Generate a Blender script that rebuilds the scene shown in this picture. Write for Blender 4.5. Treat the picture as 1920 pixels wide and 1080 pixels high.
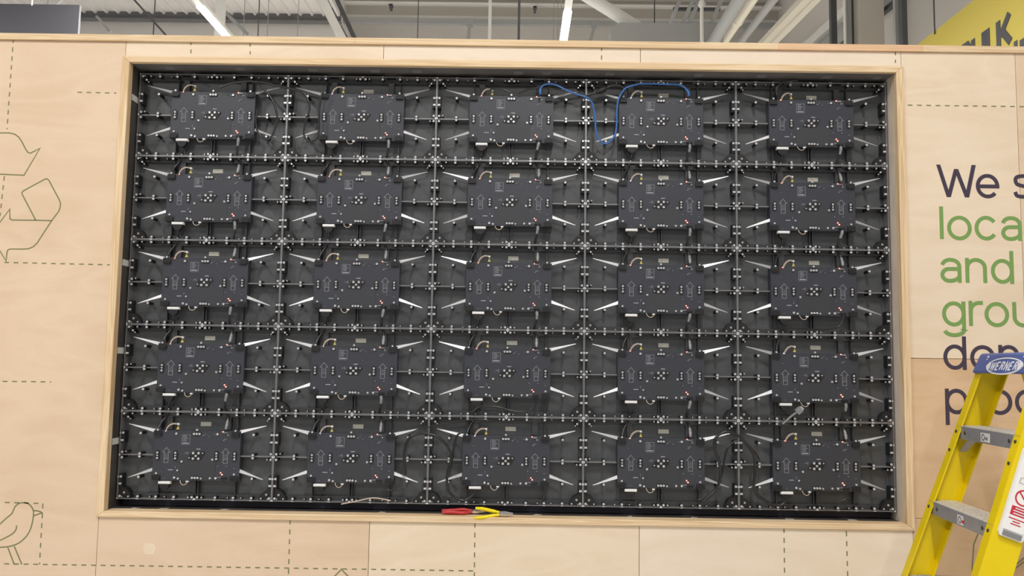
import bpy, math, random
from mathutils import Matrix, Vector
random.seed(7)
for o in list(bpy.data.objects):
    bpy.data.objects.remove(o)
scene = bpy.context.scene
C = scene.collection

# ------------------------------------------------------------------ camera
FPX = 1600.0
def rot_zxy(a, b, c):
    return (Matrix.Rotation(a, 3, 'Z') @ Matrix.Rotation(b, 3, 'X') @ Matrix.Rotation(c, 3, 'Y'))
CAM_R = rot_zxy(0.0067, 0.0893, -0.0158)          # looks along +Y, x right, z up
CAM_P = Vector((0.0367, -3.3443, 1.71))
cam_data = bpy.data.cameras.new('camera')
cam_data.sensor_width = 36.0
cam_data.lens = FPX * 36.0 / 1920.0
cam_data.clip_start = 0.05
cam_data.clip_end = 200
cam = bpy.data.objects.new('camera', cam_data)
C.objects.link(cam)
right, fwd, up = CAM_R @ Vector((1, 0, 0)), CAM_R @ Vector((0, 1, 0)), CAM_R @ Vector((0, 0, 1))
M = Matrix.Identity(4)
for i in range(3):
    M[i][0], M[i][1], M[i][2], M[i][3] = right[i], up[i], -fwd[i], CAM_P[i]
cam.matrix_world = M
scene.camera = cam

# ------------------------------------------------------------------ world, exposure
world = bpy.data.worlds.new('shop_ambient')
scene.world = world
world.use_nodes = True
bg = world.node_tree.nodes['Background']
bg.inputs[0].default_value = (0.90, 0.95, 1.0, 1)
bg.inputs[1].default_value = 0.16
scene.view_settings.view_transform = 'Standard'
scene.view_settings.look = 'None'
scene.view_settings.gamma = 1
scene.view_settings.use_curve_mapping = False
scene.view_settings.exposure = 0.20

# ceiling lamp rows (x, lamp height); the lamps themselves are built in strip_light()
LAMP_Z = 6.2
LAMP_ROWS = (-8.7, -4.07, 0.62)
LAMP_W = 172.0
LAMP_COL = (1.0, 0.97, 0.93)
LAMP_Y = [-9.75, -3.85, 2.05, 5.0, 7.95, 10.9]

ZC = 2.0129            # height of the centre of the video wall
CW, CH = 0.6, 0.3375   # one cabinet
DASH=[
    [(-1.9795, 2.9672), (-1.9797, 2.5998)],  # A
    [(-1.7114, 2.7519), (-1.5573, 2.7508)],  # B
    [(-1.2729, 2.9682), (-1.2703, 2.916)],  # C1
    [(-1.0376, 2.9649), (-1.0355, 2.9149)],  # C2
    [(0.3536, 2.9665), (0.354, 2.9123)],  # C3
    [(1.511, 2.965), (1.5098, 2.9153)],  # C4
    [(1.5536, 2.7461), (2.0115, 2.7462)],  # D
    [(-1.9773, 2.4125), (-1.9831, 2.2541)],  # E
    [(-1.9538, 2.0727), (-1.5432, 2.0695)],  # F
    [(-1.9284, 1.6148), (-1.742, 1.6158)],  # G
    [(-1.8888, 1.1605), (-1.7431, 1.159)],  # H
    [(-1.7441, 1.159), (-1.7426, 0.9349)],  # H2
    [(-1.9114, 0.934), (-0.1082, 0.9382)],  # I
    [(-0.8068, 1.1153), (-0.8052, 0.869)],  # J
    [(-0.1106, 1.1151), (-0.109, 0.8809)],  # K
    [(1.0492, 1.1149), (1.0494, 0.9006)],  # L1
    [(1.2825, 1.107), (1.2846, 0.9046)],  # L2
]
RECYCLE=[
    [(-2.048, 2.5834), (-2.085, 2.575), (-2.112, 2.55), (-2.165, 2.462), (-2.06, 2.402), (-2.0365, 2.4206)],
    [(-2.1, 2.40), (-2.20, 2.24), (-2.205, 2.20), (-2.19, 2.165), (-2.14, 2.09), (-2.06, 2.09), (-2.06, 2.205), (-2.115, 2.205), (-2.03, 2.36), (-2.1, 2.40)],
    [(-2.048, 2.5834), (-1.9692, 2.5845), (-1.9479, 2.58), (-1.9313, 2.5685), (-1.9169, 2.5489), (-1.902, 2.5225), (-1.8916, 2.5082), (-1.8824, 2.5046), (-1.8697, 2.5107), (-1.8449, 2.5249), (-1.9001, 2.4168), (-2.0365, 2.4206)],
    [(-1.7804, 2.2388), (-1.8424, 2.2394), (-1.903, 2.3422), (-1.9034, 2.349), (-1.8961, 2.3565), (-1.8206, 2.4005), (-1.8114, 2.4043), (-1.8022, 2.3991), (-1.7583, 2.3258), (-1.7505, 2.3102), (-1.7501, 2.2944), (-1.7552, 2.2759), (-1.7804, 2.2388)],
    [(-1.8424, 2.2394), (-1.9362, 2.2391), (-1.9438, 2.2442), (-1.9469, 2.282), (-2.0158, 2.178)],
    [(-1.7804, 2.2388), (-1.8304, 2.1517), (-1.845, 2.1358), (-1.8626, 2.1277), (-1.8806, 2.1259), (-1.9351, 2.125), (-1.9437, 2.1213), (-1.9461, 2.1108), (-1.9475, 2.0785), (-2.0158, 2.178)],
]
BIRD=[
    [(-1.9205, 1.0636), (-1.96, 1.042), (-2.02, 1.003), (-1.97, .996), (-1.9157, .9949)],
    [(-1.9205, 1.0636), (-1.9015, 1.0803), (-1.8826, 1.0987), (-1.8604, 1.1188), (-1.8545, 1.1321), (-1.8487, 1.1454), (-1.836, 1.1571), (-1.816, 1.1608), (-1.7989, 1.1568), (-1.7845, 1.1431), (-1.7777, 1.1268), (-1.7779, 1.1038), (-1.7831, 1.0708), (-1.7947, 1.0428), (-1.8134, 1.0212), (-1.8359, 1.0061), (-1.8655, 0.9974), (-1.8955, 0.9946), (-1.9157, 0.9949)],
    [(-1.839, 1.0765), (-1.8396, 1.0617), (-1.852, 1.0451), (-1.8746, 1.0316), (-1.907, 1.0147)],
    [(-1.7771, 1.1324), (-1.7601, 1.1304), (-1.7456, 1.1247), (-1.7593, 1.1192), (-1.7758, 1.113)],
    [(-1.8659, 0.9941), (-1.8376, 0.9326)],
    [(-1.8421, 0.9994), (-1.8091, 0.9331)],
]
PEAK= [(-0.6527, 0.8878), (-0.6077, 0.9356), (-0.5595, 0.8894)]
SPROUT=[
    [(1.7745, 1.1055), (1.7574, 1.0681), (1.7488, 0.9862), (1.7474, 0.9416)],
    [(1.8873, 0.9769), (1.9179, 1.0007), (1.9527, 1.0285)],
    [(1.9073, 0.9811), (1.9521, 1.0129)],
]
LETTERS=[
    [('W', 1.658, 0.153, 2.383), ('e', 1.809, 0.091, 2.38), ('s', 1.953, 0.087, 2.381)],
    [('l', 1.664, 0.016, 2.218), ('o', 1.693, 0.095, 2.214), ('c', 1.799, 0.09, 2.215), ('a', 1.901, 0.08, 2.215)],
    [('a', 1.662, 0.081, 2.049), ('n', 1.758, 0.083, 2.05), ('d', 1.856, 0.088, 2.048)],
    [('g', 1.664, 0.09, 1.881), ('r', 1.766, 0.055, 1.884), ('o', 1.826, 0.094, 1.881), ('u', 1.933, 0.08, 1.882)],
    [('d', 1.664, 0.088, 1.716), ('o', 1.766, 0.096, 1.715), ('n', 1.874, 0.079, 1.717)],
    [('p', 1.666, 0.087, 1.548), ('r', 1.768, 0.047, 1.548), ('o', 1.826, 0.094, 1.548), ('d', 1.93, 0.089, 1.549)],
]
CABLES={
  'blue':(-0.02,[(0.115, 2.7895), (0.1155, 2.8059), (0.1253, 2.8202), (0.1465, 2.8271), (0.1721, 2.8253), (0.1999, 2.8125), (0.2299, 2.7977), (0.264, 2.7861), (0.296, 2.7757), (0.311, 2.7661), (0.3254, 2.7423), (0.3345, 2.6881), (0.3374, 2.6448), (0.3439, 2.619), (0.361, 2.5939), (0.3758, 2.587), (0.3927, 2.5959), (0.411, 2.6199), (0.4195, 2.659), (0.4211, 2.7285), (0.4279, 2.7721), (0.4511, 2.8106), (0.4766, 2.8236), (0.5128, 2.8322), (0.5596, 2.8339), (0.6128, 2.8321), (0.6574, 2.832), (0.6829, 2.8247), (0.6971, 2.8107), (0.7062, 2.7912)]),
  'loopA':(-0.02,[(-1.1658, 2.7935), (-1.1238, 2.8105), (-1.06, 2.8206), (-1.0277, 2.8173), (-0.9947, 2.7958), (-0.9565, 2.7489), (-0.9376, 2.7049), (-0.9316, 2.6615), (-0.9445, 2.6114), (-0.9605, 2.5873), (-0.9818, 2.587), (-1.0063, 2.6149), (-1.0156, 2.6581), (-1.0124, 2.7082)]),
  'loopB':(-0.025,[(-1.0434, 2.8198), (-0.979, 2.813), (-0.9358, 2.8016), (-0.8929, 2.7945), (-0.8584, 2.7852), (-0.8346, 2.7789), (-0.8123, 2.7509), (-0.8024, 2.714), (-0.8154, 2.6639), (-0.822, 2.6118), (-0.8039, 2.5818), (-0.7743, 2.5865), (-0.7629, 2.6234), (-0.765, 2.7102), (-0.7574, 2.7648), (-0.7391, 2.7912)]),
  'loopC':(-0.022,[(-0.3834, 1.2823), (-0.3891, 1.3427), (-0.3895, 1.3569), (-0.3862, 1.3873), (-0.3707, 1.422), (-0.3444, 1.4373), (-0.3178, 1.4412), (-0.2868, 1.4376), (-0.2557, 1.4239), (-0.2284, 1.398), (-0.2091, 1.3606), (-0.2123, 1.3234), (-0.2199, 1.293), (-0.2232, 1.2607), (-0.2142, 1.2227), (-0.1912, 1.201), (-0.1604, 1.1895), (-0.1381, 1.1979), (-0.116, 1.2163)]),
  'loopC2':(-0.012,[(-0.1664, 1.4489), (-0.1887, 1.4323), (-0.1991, 1.3894), (-0.2054, 1.3446), (-0.2186, 1.2918)]),
  'thinC':(-0.006,[(-0.3812, 1.4317), (-0.3385, 1.4559), (-0.3014, 1.4627), (-0.2438, 1.4738), (-0.1676, 1.4894), (-0.1057, 1.4965), (-0.0685, 1.493)]),
  'loopD':(-0.02,[(0.7365, 1.205), (0.7712, 1.2206), (0.806, 1.2513), (0.8287, 1.3059), (0.8392, 1.3565), (0.8498, 1.3991), (0.8704, 1.4237), (0.8868, 1.43)]),
  'loopD2':(-0.026,[(0.7596, 1.2053), (0.8046, 1.2481), (0.8212, 1.3025), (0.8148, 1.3594), (0.8013, 1.3928), (0.7994, 1.4271), (0.8118, 1.4502), (0.8385, 1.4642), (0.8671, 1.4626), (0.8976, 1.4449), (0.93, 1.4111), (0.9501, 1.3751), (0.9537, 1.3248), (0.949, 1.2585), (0.9629, 1.2287), (0.9972, 1.2053), (1.0295, 1.1924), (1.058, 1.1963), (1.0683, 1.2104)]),
  'loopD3':(-0.012,[(0.9176, 1.4298), (0.9481, 1.4005), (0.9683, 1.3739), (0.9763, 1.3578)]),
  'drop32':(-0.004,[(-0.1292, 1.5288), (-0.0964, 1.5464), (-0.0343, 1.5447), (0.0219, 1.5312), (0.0778, 1.5286), (0.1105, 1.5531), (0.1184, 1.5882)]),
  'drop24':(-0.004,[(1.0795, 1.8683), (1.1688, 1.8662), (1.2395, 1.8646), (1.2938, 1.8785), (1.3132, 1.9178)]),
  'drop44':(-0.004,[(1.3127, 1.2412), (1.3097, 1.2231), (1.2958, 1.2108), (1.2548, 1.2011), (1.1935, 1.198)]),
  'drop41':(-0.004,[(-0.473, 1.236), (-0.4499, 1.2223), (-0.4211, 1.2207), (-0.3926, 1.2313)]),
  'plug34':(-0.012,[(1.0655, 1.4973), (1.0931, 1.5222), (1.1201, 1.5431)]),
  'exit04':(-0.014,[(1.0583, 2.7937), (1.0565, 2.8221), (1.0738, 2.8431), (1.1059, 2.8534), (1.1421, 2.8572)]),
  'feed03':(-0.014,[(0.4498, 2.7896), (0.4454, 2.8179), (0.4134, 2.8284), (0.3815, 2.8171)]),
  'plug03':(-0.014,[(0.3794, 2.8159), (0.339, 2.7968)]),
  'feed03b':(-0.01,[(0.3372, 2.798), (0.2968, 2.7844), (0.2585, 2.7751)]),
  'feed02':(-0.006,[(-0.088, 2.8022), (-0.0731, 2.809), (-0.0367, 2.8084), (-0.0065, 2.7945)]),
  'feed02b':(-0.006,[(0.0277, 2.7906), (0.066, 2.8087), (0.1151, 2.816), (0.1579, 2.8144), (0.2157, 2.8064)]),
  'feed00':(-0.006,[(-1.2684, 2.8143), (-1.236, 2.8125), (-1.2119, 2.8018)]),
  'orange41':(-0.004,[(-0.629, 1.1648), (-0.5739, 1.1758), (-0.5065, 1.19), (-0.4385, 1.1811)]),
}

# ------------------------------------------------------------------ helpers
class MB:
    def __init__(s):
        s.v, s.f, s.sm = [], [], []
    def add(s, vs, fs, smooth=False):
        k = len(s.v)
        s.v += [tuple(p) for p in vs]
        s.f += [tuple(i + k for i in f) for f in fs]
        s.sm += [smooth] * len(fs)
        return s
    def box(s, x0, x1, y0, y1, z0, z1):
        return s.hexa([(x0, y0, z0), (x1, y0, z0), (x1, y1, z0), (x0, y1, z0), (x0, y0, z1), (x1, y0, z1), (x1, y1, z1), (x0, y1, z1)])
    def hexa(s, p):
        return s.add(p, [(0, 3, 2, 1), (4, 5, 6, 7), (0, 1, 5, 4), (1, 2, 6, 5), (2, 3, 7, 6), (3, 0, 4, 7)])
    def bevbox(s, x0, x1, y0, y1, z0, z1, b):
        """box with the front (-y) edges chamfered"""
        v = []
        for (y, d) in ((y1, 0), (y0 + b, 0), (y0, b)):
            v += [(x0 + d, y, z0 + d), (x1 - d, y, z0 + d), (x1 - d, y, z1 - d), (x0 + d, y, z1 - d)]
        f = [(0, 1, 2, 3), (11, 10, 9, 8)]
        for k in (0, 4):
            for i in range(4):
                j = (i + 1) % 4
                f.append((k + i, k + 4 + i, k + 4 + j, k + j))
        return s.add(v, f)
    def prism(s, poly, y0, y1):
        """poly of (x,z), counter-clockwise seen from -y, extruded y0 (front) .. y1"""
        n = len(poly)
        v = [(x, y0, z) for x, z in poly] + [(x, y1, z) for x, z in poly]
        f = [tuple(range(n)), tuple(range(2 * n - 1, n - 1, -1))]
        for i in range(n):
            j = (i + 1) % n
            f.append((i, i + n, j + n, j))
        return s.add(v, f)
    def cyl(s, c, r, y0, y1, n=10, r2=None, smooth=True):
        """cylinder along y, front cap at y0"""
        r2 = r if r2 is None else r2
        v = []
        for (y, q) in ((y0, r), (y1, r2)):
            v += [(c[0] + q * math.cos(2 * math.pi * i / n), y, c[1] + q * math.sin(2 * math.pi * i / n)) for i in range(n)]
        s.add(v, [(i, i + n, (i + 1) % n + n, (i + 1) % n) for i in range(n)], smooth)
        return s.add(v, [tuple(range(n)), tuple(range(2 * n - 1, n - 1, -1))])
    def screw(s, c, r, y, h=0.004, n=10):
        """socket-head screw facing -y, its head top at y"""
        v = []
        for (q, yy) in ((1, y + h), (1, y + h * .25), (.82, y), (.5, y), (.42, y + h * .5)):
            v += [(c[0] + r * q * math.cos(2 * math.pi * i / n), yy, c[1] + r * q * math.sin(2 * math.pi * i / n)) for i in range(n)]
        f = []
        for k in range(4):
            f += [(k * n + i, k * n + i + n, k * n + (i + 1) % n + n, k * n + (i + 1) % n)[::-1] for i in range(n)]
        f.append(tuple(range(4 * n, 5 * n)))
        return s.add(v, f)
    def tube(s, pts, r, n=8, smooth=True, caps=True):
        pts = [Vector(p) for p in pts]
        v, m = [], len(pts)
        ref = None
        for i, p in enumerate(pts):
            t = (pts[min(i + 1, m - 1)] - pts[max(i - 1, 0)]).normalized()
            if ref is None:
                ref = Vector((0, 1, 0)) if abs(t.y) < .9 else Vector((1, 0, 0))
            a = (ref - t * ref.dot(t)).normalized()
            ref = a
            b = t.cross(a)
            rr = r[i] if isinstance(r, (list, tuple)) else r
            v += [p + a * rr * math.cos(2 * math.pi * k / n) + b * rr * math.sin(2 * math.pi * k / n) for k in range(n)]
        f = []
        for i in range(m - 1):
            f += [(i * n + k, i * n + (k + 1) % n, (i + 1) * n + (k + 1) % n, (i + 1) * n + k) for k in range(n)]
        s.add(v, f, smooth)
        if caps:
            s.add(v[:n], [tuple(range(n))[::-1]])
            s.add(v[-n:], [tuple(range(n))])
        return s
    def beam(s, p0, p1, w, h, upv=(0, 0, 1)):
        """box section from p0 to p1; h along upv, w across"""
        p0, p1 = Vector(p0), Vector(p1)
        t = (p1 - p0).normalized()
        u = Vector(upv); u = (u - t * u.dot(t)).normalized()
        a = t.cross(u)
        q = []
        for p in (p0, p1):
            q += [p - a * w / 2 - u * h / 2, p + a * w / 2 - u * h / 2, p + a * w / 2 + u * h / 2, p - a * w / 2 + u * h / 2]
        return s.add(q, [(0, 1, 2, 3), (7, 6, 5, 4), (0, 4, 5, 1), (1, 5, 6, 2), (2, 6, 7, 3), (3, 7, 4, 0)])
    def stroke(s, pts, w, y0, y1, closed=False):
        """flat pen stroke of width w along (x,z) points, front at y0"""
        P = [Vector((a, b)) for a, b in pts]
        if closed and (P[0] - P[-1]).length < 1e-6:
            P = P[:-1]
        n = len(P)
        L, Rr = [], []
        for i in range(n):
            a = P[i - 1] if (i > 0 or closed) else None
            b = P[(i + 1) % n] if (i < n - 1 or closed) else None
            d0 = (P[i] - a).normalized() if a is not None else None
            d1 = (b - P[i]).normalized() if b is not None else None
            if d0 is None: d0 = d1
            if d1 is None: d1 = d0
            n0, n1 = Vector((-d0.y, d0.x)), Vector((-d1.y, d1.x))
            m = n0 + n1
            m = m.normalized() if m.length > 1e-4 else n0
            k = (w / 2) / max(.45, m.dot(n0))
            L.append(P[i] + m * k); Rr.append(P[i] - m * k)
        v = []
        for y in (y0, y1):
            v += [(p.x, y, p.y) for p in L] + [(p.x, y, p.y) for p in Rr]
        f = []
        for i in range(n if closed else n - 1):
            j = (i + 1) % n
            f.append((j, i, n + i, n + j))
            f.append((i, j, 2 * n + j, 2 * n + i))
            f.append((n + j, n + i, 3 * n + i, 3 * n + j))
        return s.add(v, f)
    def build(s, name, mat, parent=None, loc=None):
        me = bpy.data.meshes.new(name)
        me.from_pydata(s.v, [], s.f)
        if any(s.sm):
            me.polygons.foreach_set('use_smooth', s.sm)
        me.update()
        if isinstance(mat, (list, tuple)):
            for q in mat: me.materials.append(q)
        else:
            me.materials.append(mat)
        o = bpy.data.objects.new(name, me)
        C.objects.link(o)
        if parent: o.parent = parent
        if loc: o.location = loc
        return o

def empty(name, loc=(0, 0, 0), rz=0.0):
    o = bpy.data.objects.new(name, None)
    o.empty_display_size = .1
    C.objects.link(o); o.location = loc; o.rotation_euler[2] = rz
    return o
def tag(o, label, cat, group=None):
    o['label'] = label; o['category'] = cat
    if group: o['group'] = group
    return o
def struct(o, label=None):
    o['kind'] = 'structure'
    if label: o['label'] = label
    return o
def copy_tree(o, parent=None):
    c = o.copy(); C.objects.link(c); c.parent = parent
    for ch in o.children: copy_tree(ch, c)
    return c
def arc(cx, cz, rx, rz, a0, a1, n=14):
    return [(cx + rx * math.cos(math.radians(a0 + (a1 - a0) * i / n)), cz + rz * math.sin(math.radians(a0 + (a1 - a0) * i / n))) for i in range(n + 1)]
def smooth_path(pts, k=6):
    P = [Vector(p) for p in pts]
    P = [P[0] * 2 - P[1]] + P + [P[-1] * 2 - P[-2]]
    out = []
    for i in range(1, len(P) - 2):
        a, b, c, d = P[i - 1], P[i], P[i + 1], P[i + 2]
        for j in range(k):
            t = j / k
            out.append(.5 * ((2 * b) + (c - a) * t + (2 * a - 5 * b + 4 * c - d) * t * t + (3 * b - a - 3 * c + d) * t ** 3))
    out.append(P[-2])
    return out
def pix_dir(px, py):
    return CAM_R @ Vector(((px - 960) / FPX, 1, -(py - 540) / FPX))
def at(px, py, Y):                 # where the sight line through a pixel meets the plane y = Y
    d = pix_dir(px, py); return CAM_P + d * ((Y - CAM_P.y) / d.y)
def atx(px, py, X):                # ... meets the plane x = X
    d = pix_dir(px, py); return CAM_P + d * ((X - CAM_P.x) / d.x)

# ------------------------------------------------------------------ materials
def pmat(name, col, rough=.5, metal=0.0, noise=0.0, nscale=30, spec=.5, bump=0.0):
    m = bpy.data.materials.new(name); m.use_nodes = True
    nt = m.node_tree; b = nt.nodes['Principled BSDF']
    b.inputs['Base Color'].default_value = (*col, 1)
    b.inputs['Roughness'].default_value = rough
    b.inputs['Metallic'].default_value = metal
    b.inputs['Specular IOR Level'].default_value = spec
    if noise or bump:
        tc = nt.nodes.new('ShaderNodeTexCoord')
        nz = nt.nodes.new('ShaderNodeTexNoise')
        nz.inputs['Scale'].default_value = nscale
        nz.inputs['Detail'].default_value = 5
        nt.links.new(tc.outputs['Object'], nz.inputs['Vector'])
        if noise:
            r = nt.nodes.new('ShaderNodeValToRGB')
            r.color_ramp.elements[0].position = .3; r.color_ramp.elements[1].position = .7
            r.color_ramp.elements[0].color = (*[c * (1 - noise) for c in col], 1)
            r.color_ramp.elements[1].color = (*[min(1, c * (1 + noise)) for c in col], 1)
            nt.links.new(nz.outputs['Fac'], r.inputs['Fac'])
            nt.links.new(r.outputs['Color'], b.inputs['Base Color'])
        if bump:
            bp = nt.nodes.new('ShaderNodeBump'); bp.inputs['Strength'].default_value = bump; bp.inputs['Distance'].default_value = .002
            nt.links.new(nz.outputs['Fac'], bp.inputs['Height'])
            nt.links.new(bp.outputs['Normal'], b.inputs['Normal'])
    return m
def wood(name, light, dark, stretch=(1.2, 1, 9), scale=1.6, rough=.55, rings=7.0, contrast=(.35, .75), fine=.35, offset=(0, 0, 0)):
    """plywood / pine: figure of warped bands along one axis plus fine fibres"""
    m = bpy.data.materials.new(name); m.use_nodes = True
    nt = m.node_tree; b = nt.nodes['Principled BSDF']; N = nt.nodes.new; Lk = nt.links.new
    b.inputs['Roughness'].default_value = rough
    b.inputs['Specular IOR Level'].default_value = .3
    tc = N('ShaderNodeTexCoord'); mp = N('ShaderNodeMapping')
    mp.inputs['Scale'].default_value = stretch; mp.inputs['Location'].default_value = offset
    Lk(tc.outputs['Object'], mp.inputs['Vector'])
    n1 = N('ShaderNodeTexNoise'); n1.inputs['Scale'].default_value = scale; n1.inputs['Detail'].default_value = 2; n1.inputs['Distortion'].default_value = 1.2
    Lk(mp.outputs['Vector'], n1.inputs['Vector'])
    mul = N('ShaderNodeMath'); mul.operation = 'MULTIPLY'; mul.inputs[1].default_value = rings
    Lk(n1.outputs['Fac'], mul.inputs[0])
    fr = N('ShaderNodeMath'); fr.operation = 'PINGPONG'; fr.inputs[1].default_value = .5
    Lk(mul.outputs[0], fr.inputs[0])
    mp2 = N('ShaderNodeMapping'); mp2.inputs['Scale'].default_value = tuple(q * 14 for q in stretch)
    Lk(tc.outputs['Object'], mp2.inputs['Vector'])
    n2 = N('ShaderNodeTexNoise'); n2.inputs['Scale'].default_value = 2.2; n2.inputs['Detail'].default_value = 4
    Lk(mp2.outputs['Vector'], n2.inputs['Vector'])
    n3 = N('ShaderNodeTexNoise'); n3.inputs['Scale'].default_value = 2.4; n3.inputs['Detail'].default_value = 3
    Lk(tc.outputs['Object'], n3.inputs['Vector'])
    mx = N('ShaderNodeMix'); mx.data_type = 'FLOAT'; mx.inputs[0].default_value = fine
    dbl = N('ShaderNodeMath'); dbl.operation = 'MULTIPLY'; dbl.inputs[1].default_value = 2.0
    Lk(fr.outputs[0], dbl.inputs[0])
    Lk(dbl.outputs[0], mx.inputs[2]); Lk(n2.outputs['Fac'], mx.inputs[3])
    ad = N('ShaderNodeMix'); ad.data_type = 'FLOAT'; ad.inputs[0].default_value = .45
    Lk(mx.outputs[0], ad.inputs[2]); Lk(n3.outputs['Fac'], ad.inputs[3])
    r = N('ShaderNodeValToRGB')
    r.color_ramp.elements[0].position = contrast[0]; r.color_ramp.elements[1].position = contrast[1]
    r.color_ramp.elements[0].color = (*dark, 1); r.color_ramp.elements[1].color = (*light, 1)
    Lk(ad.outputs[0], r.inputs['Fac']); Lk(r.outputs['Color'], b.inputs['Base Color'])
    return m
def emit(name, col, power):
    m = bpy.data.materials.new(name); m.use_nodes = True
    b = m.node_tree.nodes['Principled BSDF']
    b.inputs['Base Color'].default_value = (*col, 1)
    b.inputs['Emission Color'].default_value = (*col, 1)
    b.inputs['Emission Strength'].default_value = power
    return m

PLY_A = wood('birch_plywood', (.76, .59, .425), (.70, .525, .365), stretch=(1.1, 1, 4), scale=1.3, rings=3.0, contrast=(.3, .7), fine=.45, offset=(1, 0, 0))
PLY_B = wood('birch_plywood_pale', (.84, .70, .535), (.775, .625, .455), stretch=(1.1, 1, 4), scale=1.3, rings=3.0, contrast=(.3, .7), fine=.45, offset=(5, 0, 2))
PLY_T = wood('birch_plywood_light_wash', (.85, .73, .59), (.79, .665, .52), stretch=(1.1, 1, 4), scale=1.3, rings=3.0, contrast=(.3, .7), fine=.45, offset=(3, 0, 7))  # plywood paled to paint in the light washing over the top strips
PLY_C = wood('birch_plywood_warm', (.72, .51, .32), (.63, .42, .245), stretch=(1.1, 1, 4), scale=1.3, rings=3.0, contrast=(.3, .7), fine=.45, offset=(9, 0, 4))
PINE_H = wood('pine_along_x', (.82, .64, .42), (.66, .46, .26), stretch=(.6, 6, 22), scale=1.5, rings=5, contrast=(.3, .7))
PINE_HW = wood('pine_warm_along_x', (.80, .54, .34), (.68, .42, .24), stretch=(.6, 6, 22), scale=1.5, rings=5, contrast=(.3, .7))
PINE_V = wood('pine_along_z', (.82, .64, .42), (.64, .44, .24), stretch=(22, 6, .6), scale=1.5, rings=5, contrast=(.3, .7))
LINING_DARK = pmat('black_lining', (.055, .050, .046), .6, noise=.3, nscale=12)  # near-black tone of the left and bottom linings
LINING_TOP = pmat('grey_lining', (.15, .14, .135), .6, noise=.2, nscale=12)  # dark grey tone of the top lining
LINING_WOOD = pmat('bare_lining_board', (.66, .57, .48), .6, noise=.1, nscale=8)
NAVY = pmat('navy_mounting_rail', (.012, .013, .030), .45)
TRAY = pmat('black_cast_tray', (.080, .084, .089), .38, noise=.08, nscale=40, spec=.5)
RIM = pmat('worn_black_rim', (.26, .26, .27), .38, metal=.6)
RIBM = pmat('black_cast_rib', (.045, .045, .048), .45)
BOXM = pmat('control_box_black', (.040, .043, .055), .40, noise=.05, nscale=60)
BOXD = pmat('control_box_cover_black', (.035, .037, .044), .5)
BLACK = pmat('matt_black_plastic', (.008, .008, .009), .55)
ARM = pmat('bare_metal_arm', (.42, .42, .43), .40, metal=.5)
SCREW = pmat('zinc_screw', (.74, .745, .76), .30, metal=.5)
SILK = pmat('white_board_print', (.36, .37, .40), .6)
SILK_DIM = pmat('faint_board_print', (.14, .145, .16), .6)
STICK = pmat('cream_sticker', (.62, .60, .52), .6, noise=.06, nscale=200)
WHITEP = pmat('white_plastic', (.80, .80, .80), .4)
GREYP = pmat('grey_plastic', (.22, .22, .23), .45)
WIREW = pmat('cream_wire', (.62, .52, .42), .45)
WIREY = pmat('yellow_wire_tag', (.55, .46, .10), .5)
CABLE = pmat('black_cable_sheath', (.013, .013, .014), .30, spec=.6)
CABLEB = pmat('blue_network_sheath', (.035, .14, .42), .35)
SLEEVE = pmat('clear_braided_sleeve', (.26, .26, .27), .35, noise=.5, nscale=350)
LED_RED = emit('red_indicator', (1.0, .22, .17), 3.2)
LED_PINK = emit('violet_indicator', (.60, .45, 1.0), 2.5)
PRINT_G = pmat('olive_green_print', (.20, .20, .09), .6)
LET_G = pmat('leaf_green_vinyl', (.19, .34, .09), .5)
LET_N = pmat('dark_navy_vinyl', (.050, .036, .062), .5)
TAPE = pmat('white_tape', (.62, .60, .56), .6)
FLOOR_M = pmat('grey_screed', (.55, .54, .52), .5, noise=.12, nscale=3)
YEL = pmat('yellow_fibreglass', (.80, .60, .003), .42, noise=.04, nscale=9, spec=.4)
YEL_D = YEL
ALU = pmat('grey_aluminium', (.36, .36, .39), .42, metal=.35, noise=.08, nscale=30)
ALU_L = pmat('bright_tread_aluminium', (.82, .78, .71), .45, metal=.25, noise=.15, nscale=120)
CAPB = pmat('blue_moulded_plastic', (.075, .115, .36), .38, noise=.05, nscale=20)
STEELDK = pmat('dark_fastener', (.05, .045, .04), .5)
REDP = pmat('red_print', (.55, .02, .04), .5)
RED_H = pmat('red_handle_rubber', (.50, .03, .03), .4)
YEL_H = pmat('yellow_handle_rubber', (.85, .68, .0), .35)
STEEL = pmat('bright_steel', (.75, .73, .74), .25, metal=.9)
CLAD = pmat('grey_wall_cladding', (.70, .67, .63), .6, noise=.04, nscale=.4)
CLAD_T = pmat('tan_grey_cladding', (.56, .53, .47), .6, noise=.04, nscale=.4)
DECK = pmat('roof_deck_grey', (.74, .71, .69), .55)
STL_L = pmat('pale_painted_steel', (.74, .74, .71), .5)
STL_M = pmat('mid_grey_steel', (.33, .34, .34), .5)
STL_D = pmat('dark_grey_steel', (.085, .09, .095), .5)
CREAM = pmat('cream_pipe', (.74, .70, .60), .45)
SIGN_Y = pmat('yellow_sign_board', (.45, .365, .055), .6)
SIGN_K = pmat('charcoal_sign_board', (.038, .038, .045), .6)
LAMP_ON = emit('lit_diffuser', (1.0, .98, .95), 14.0)

# ------------------------------------------------------------------ the setting: floor, partition wall
fl = struct(MB().box(-12, 5.6, -10, 16, -.05, 0).build('floor', FLOOR_M))

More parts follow.
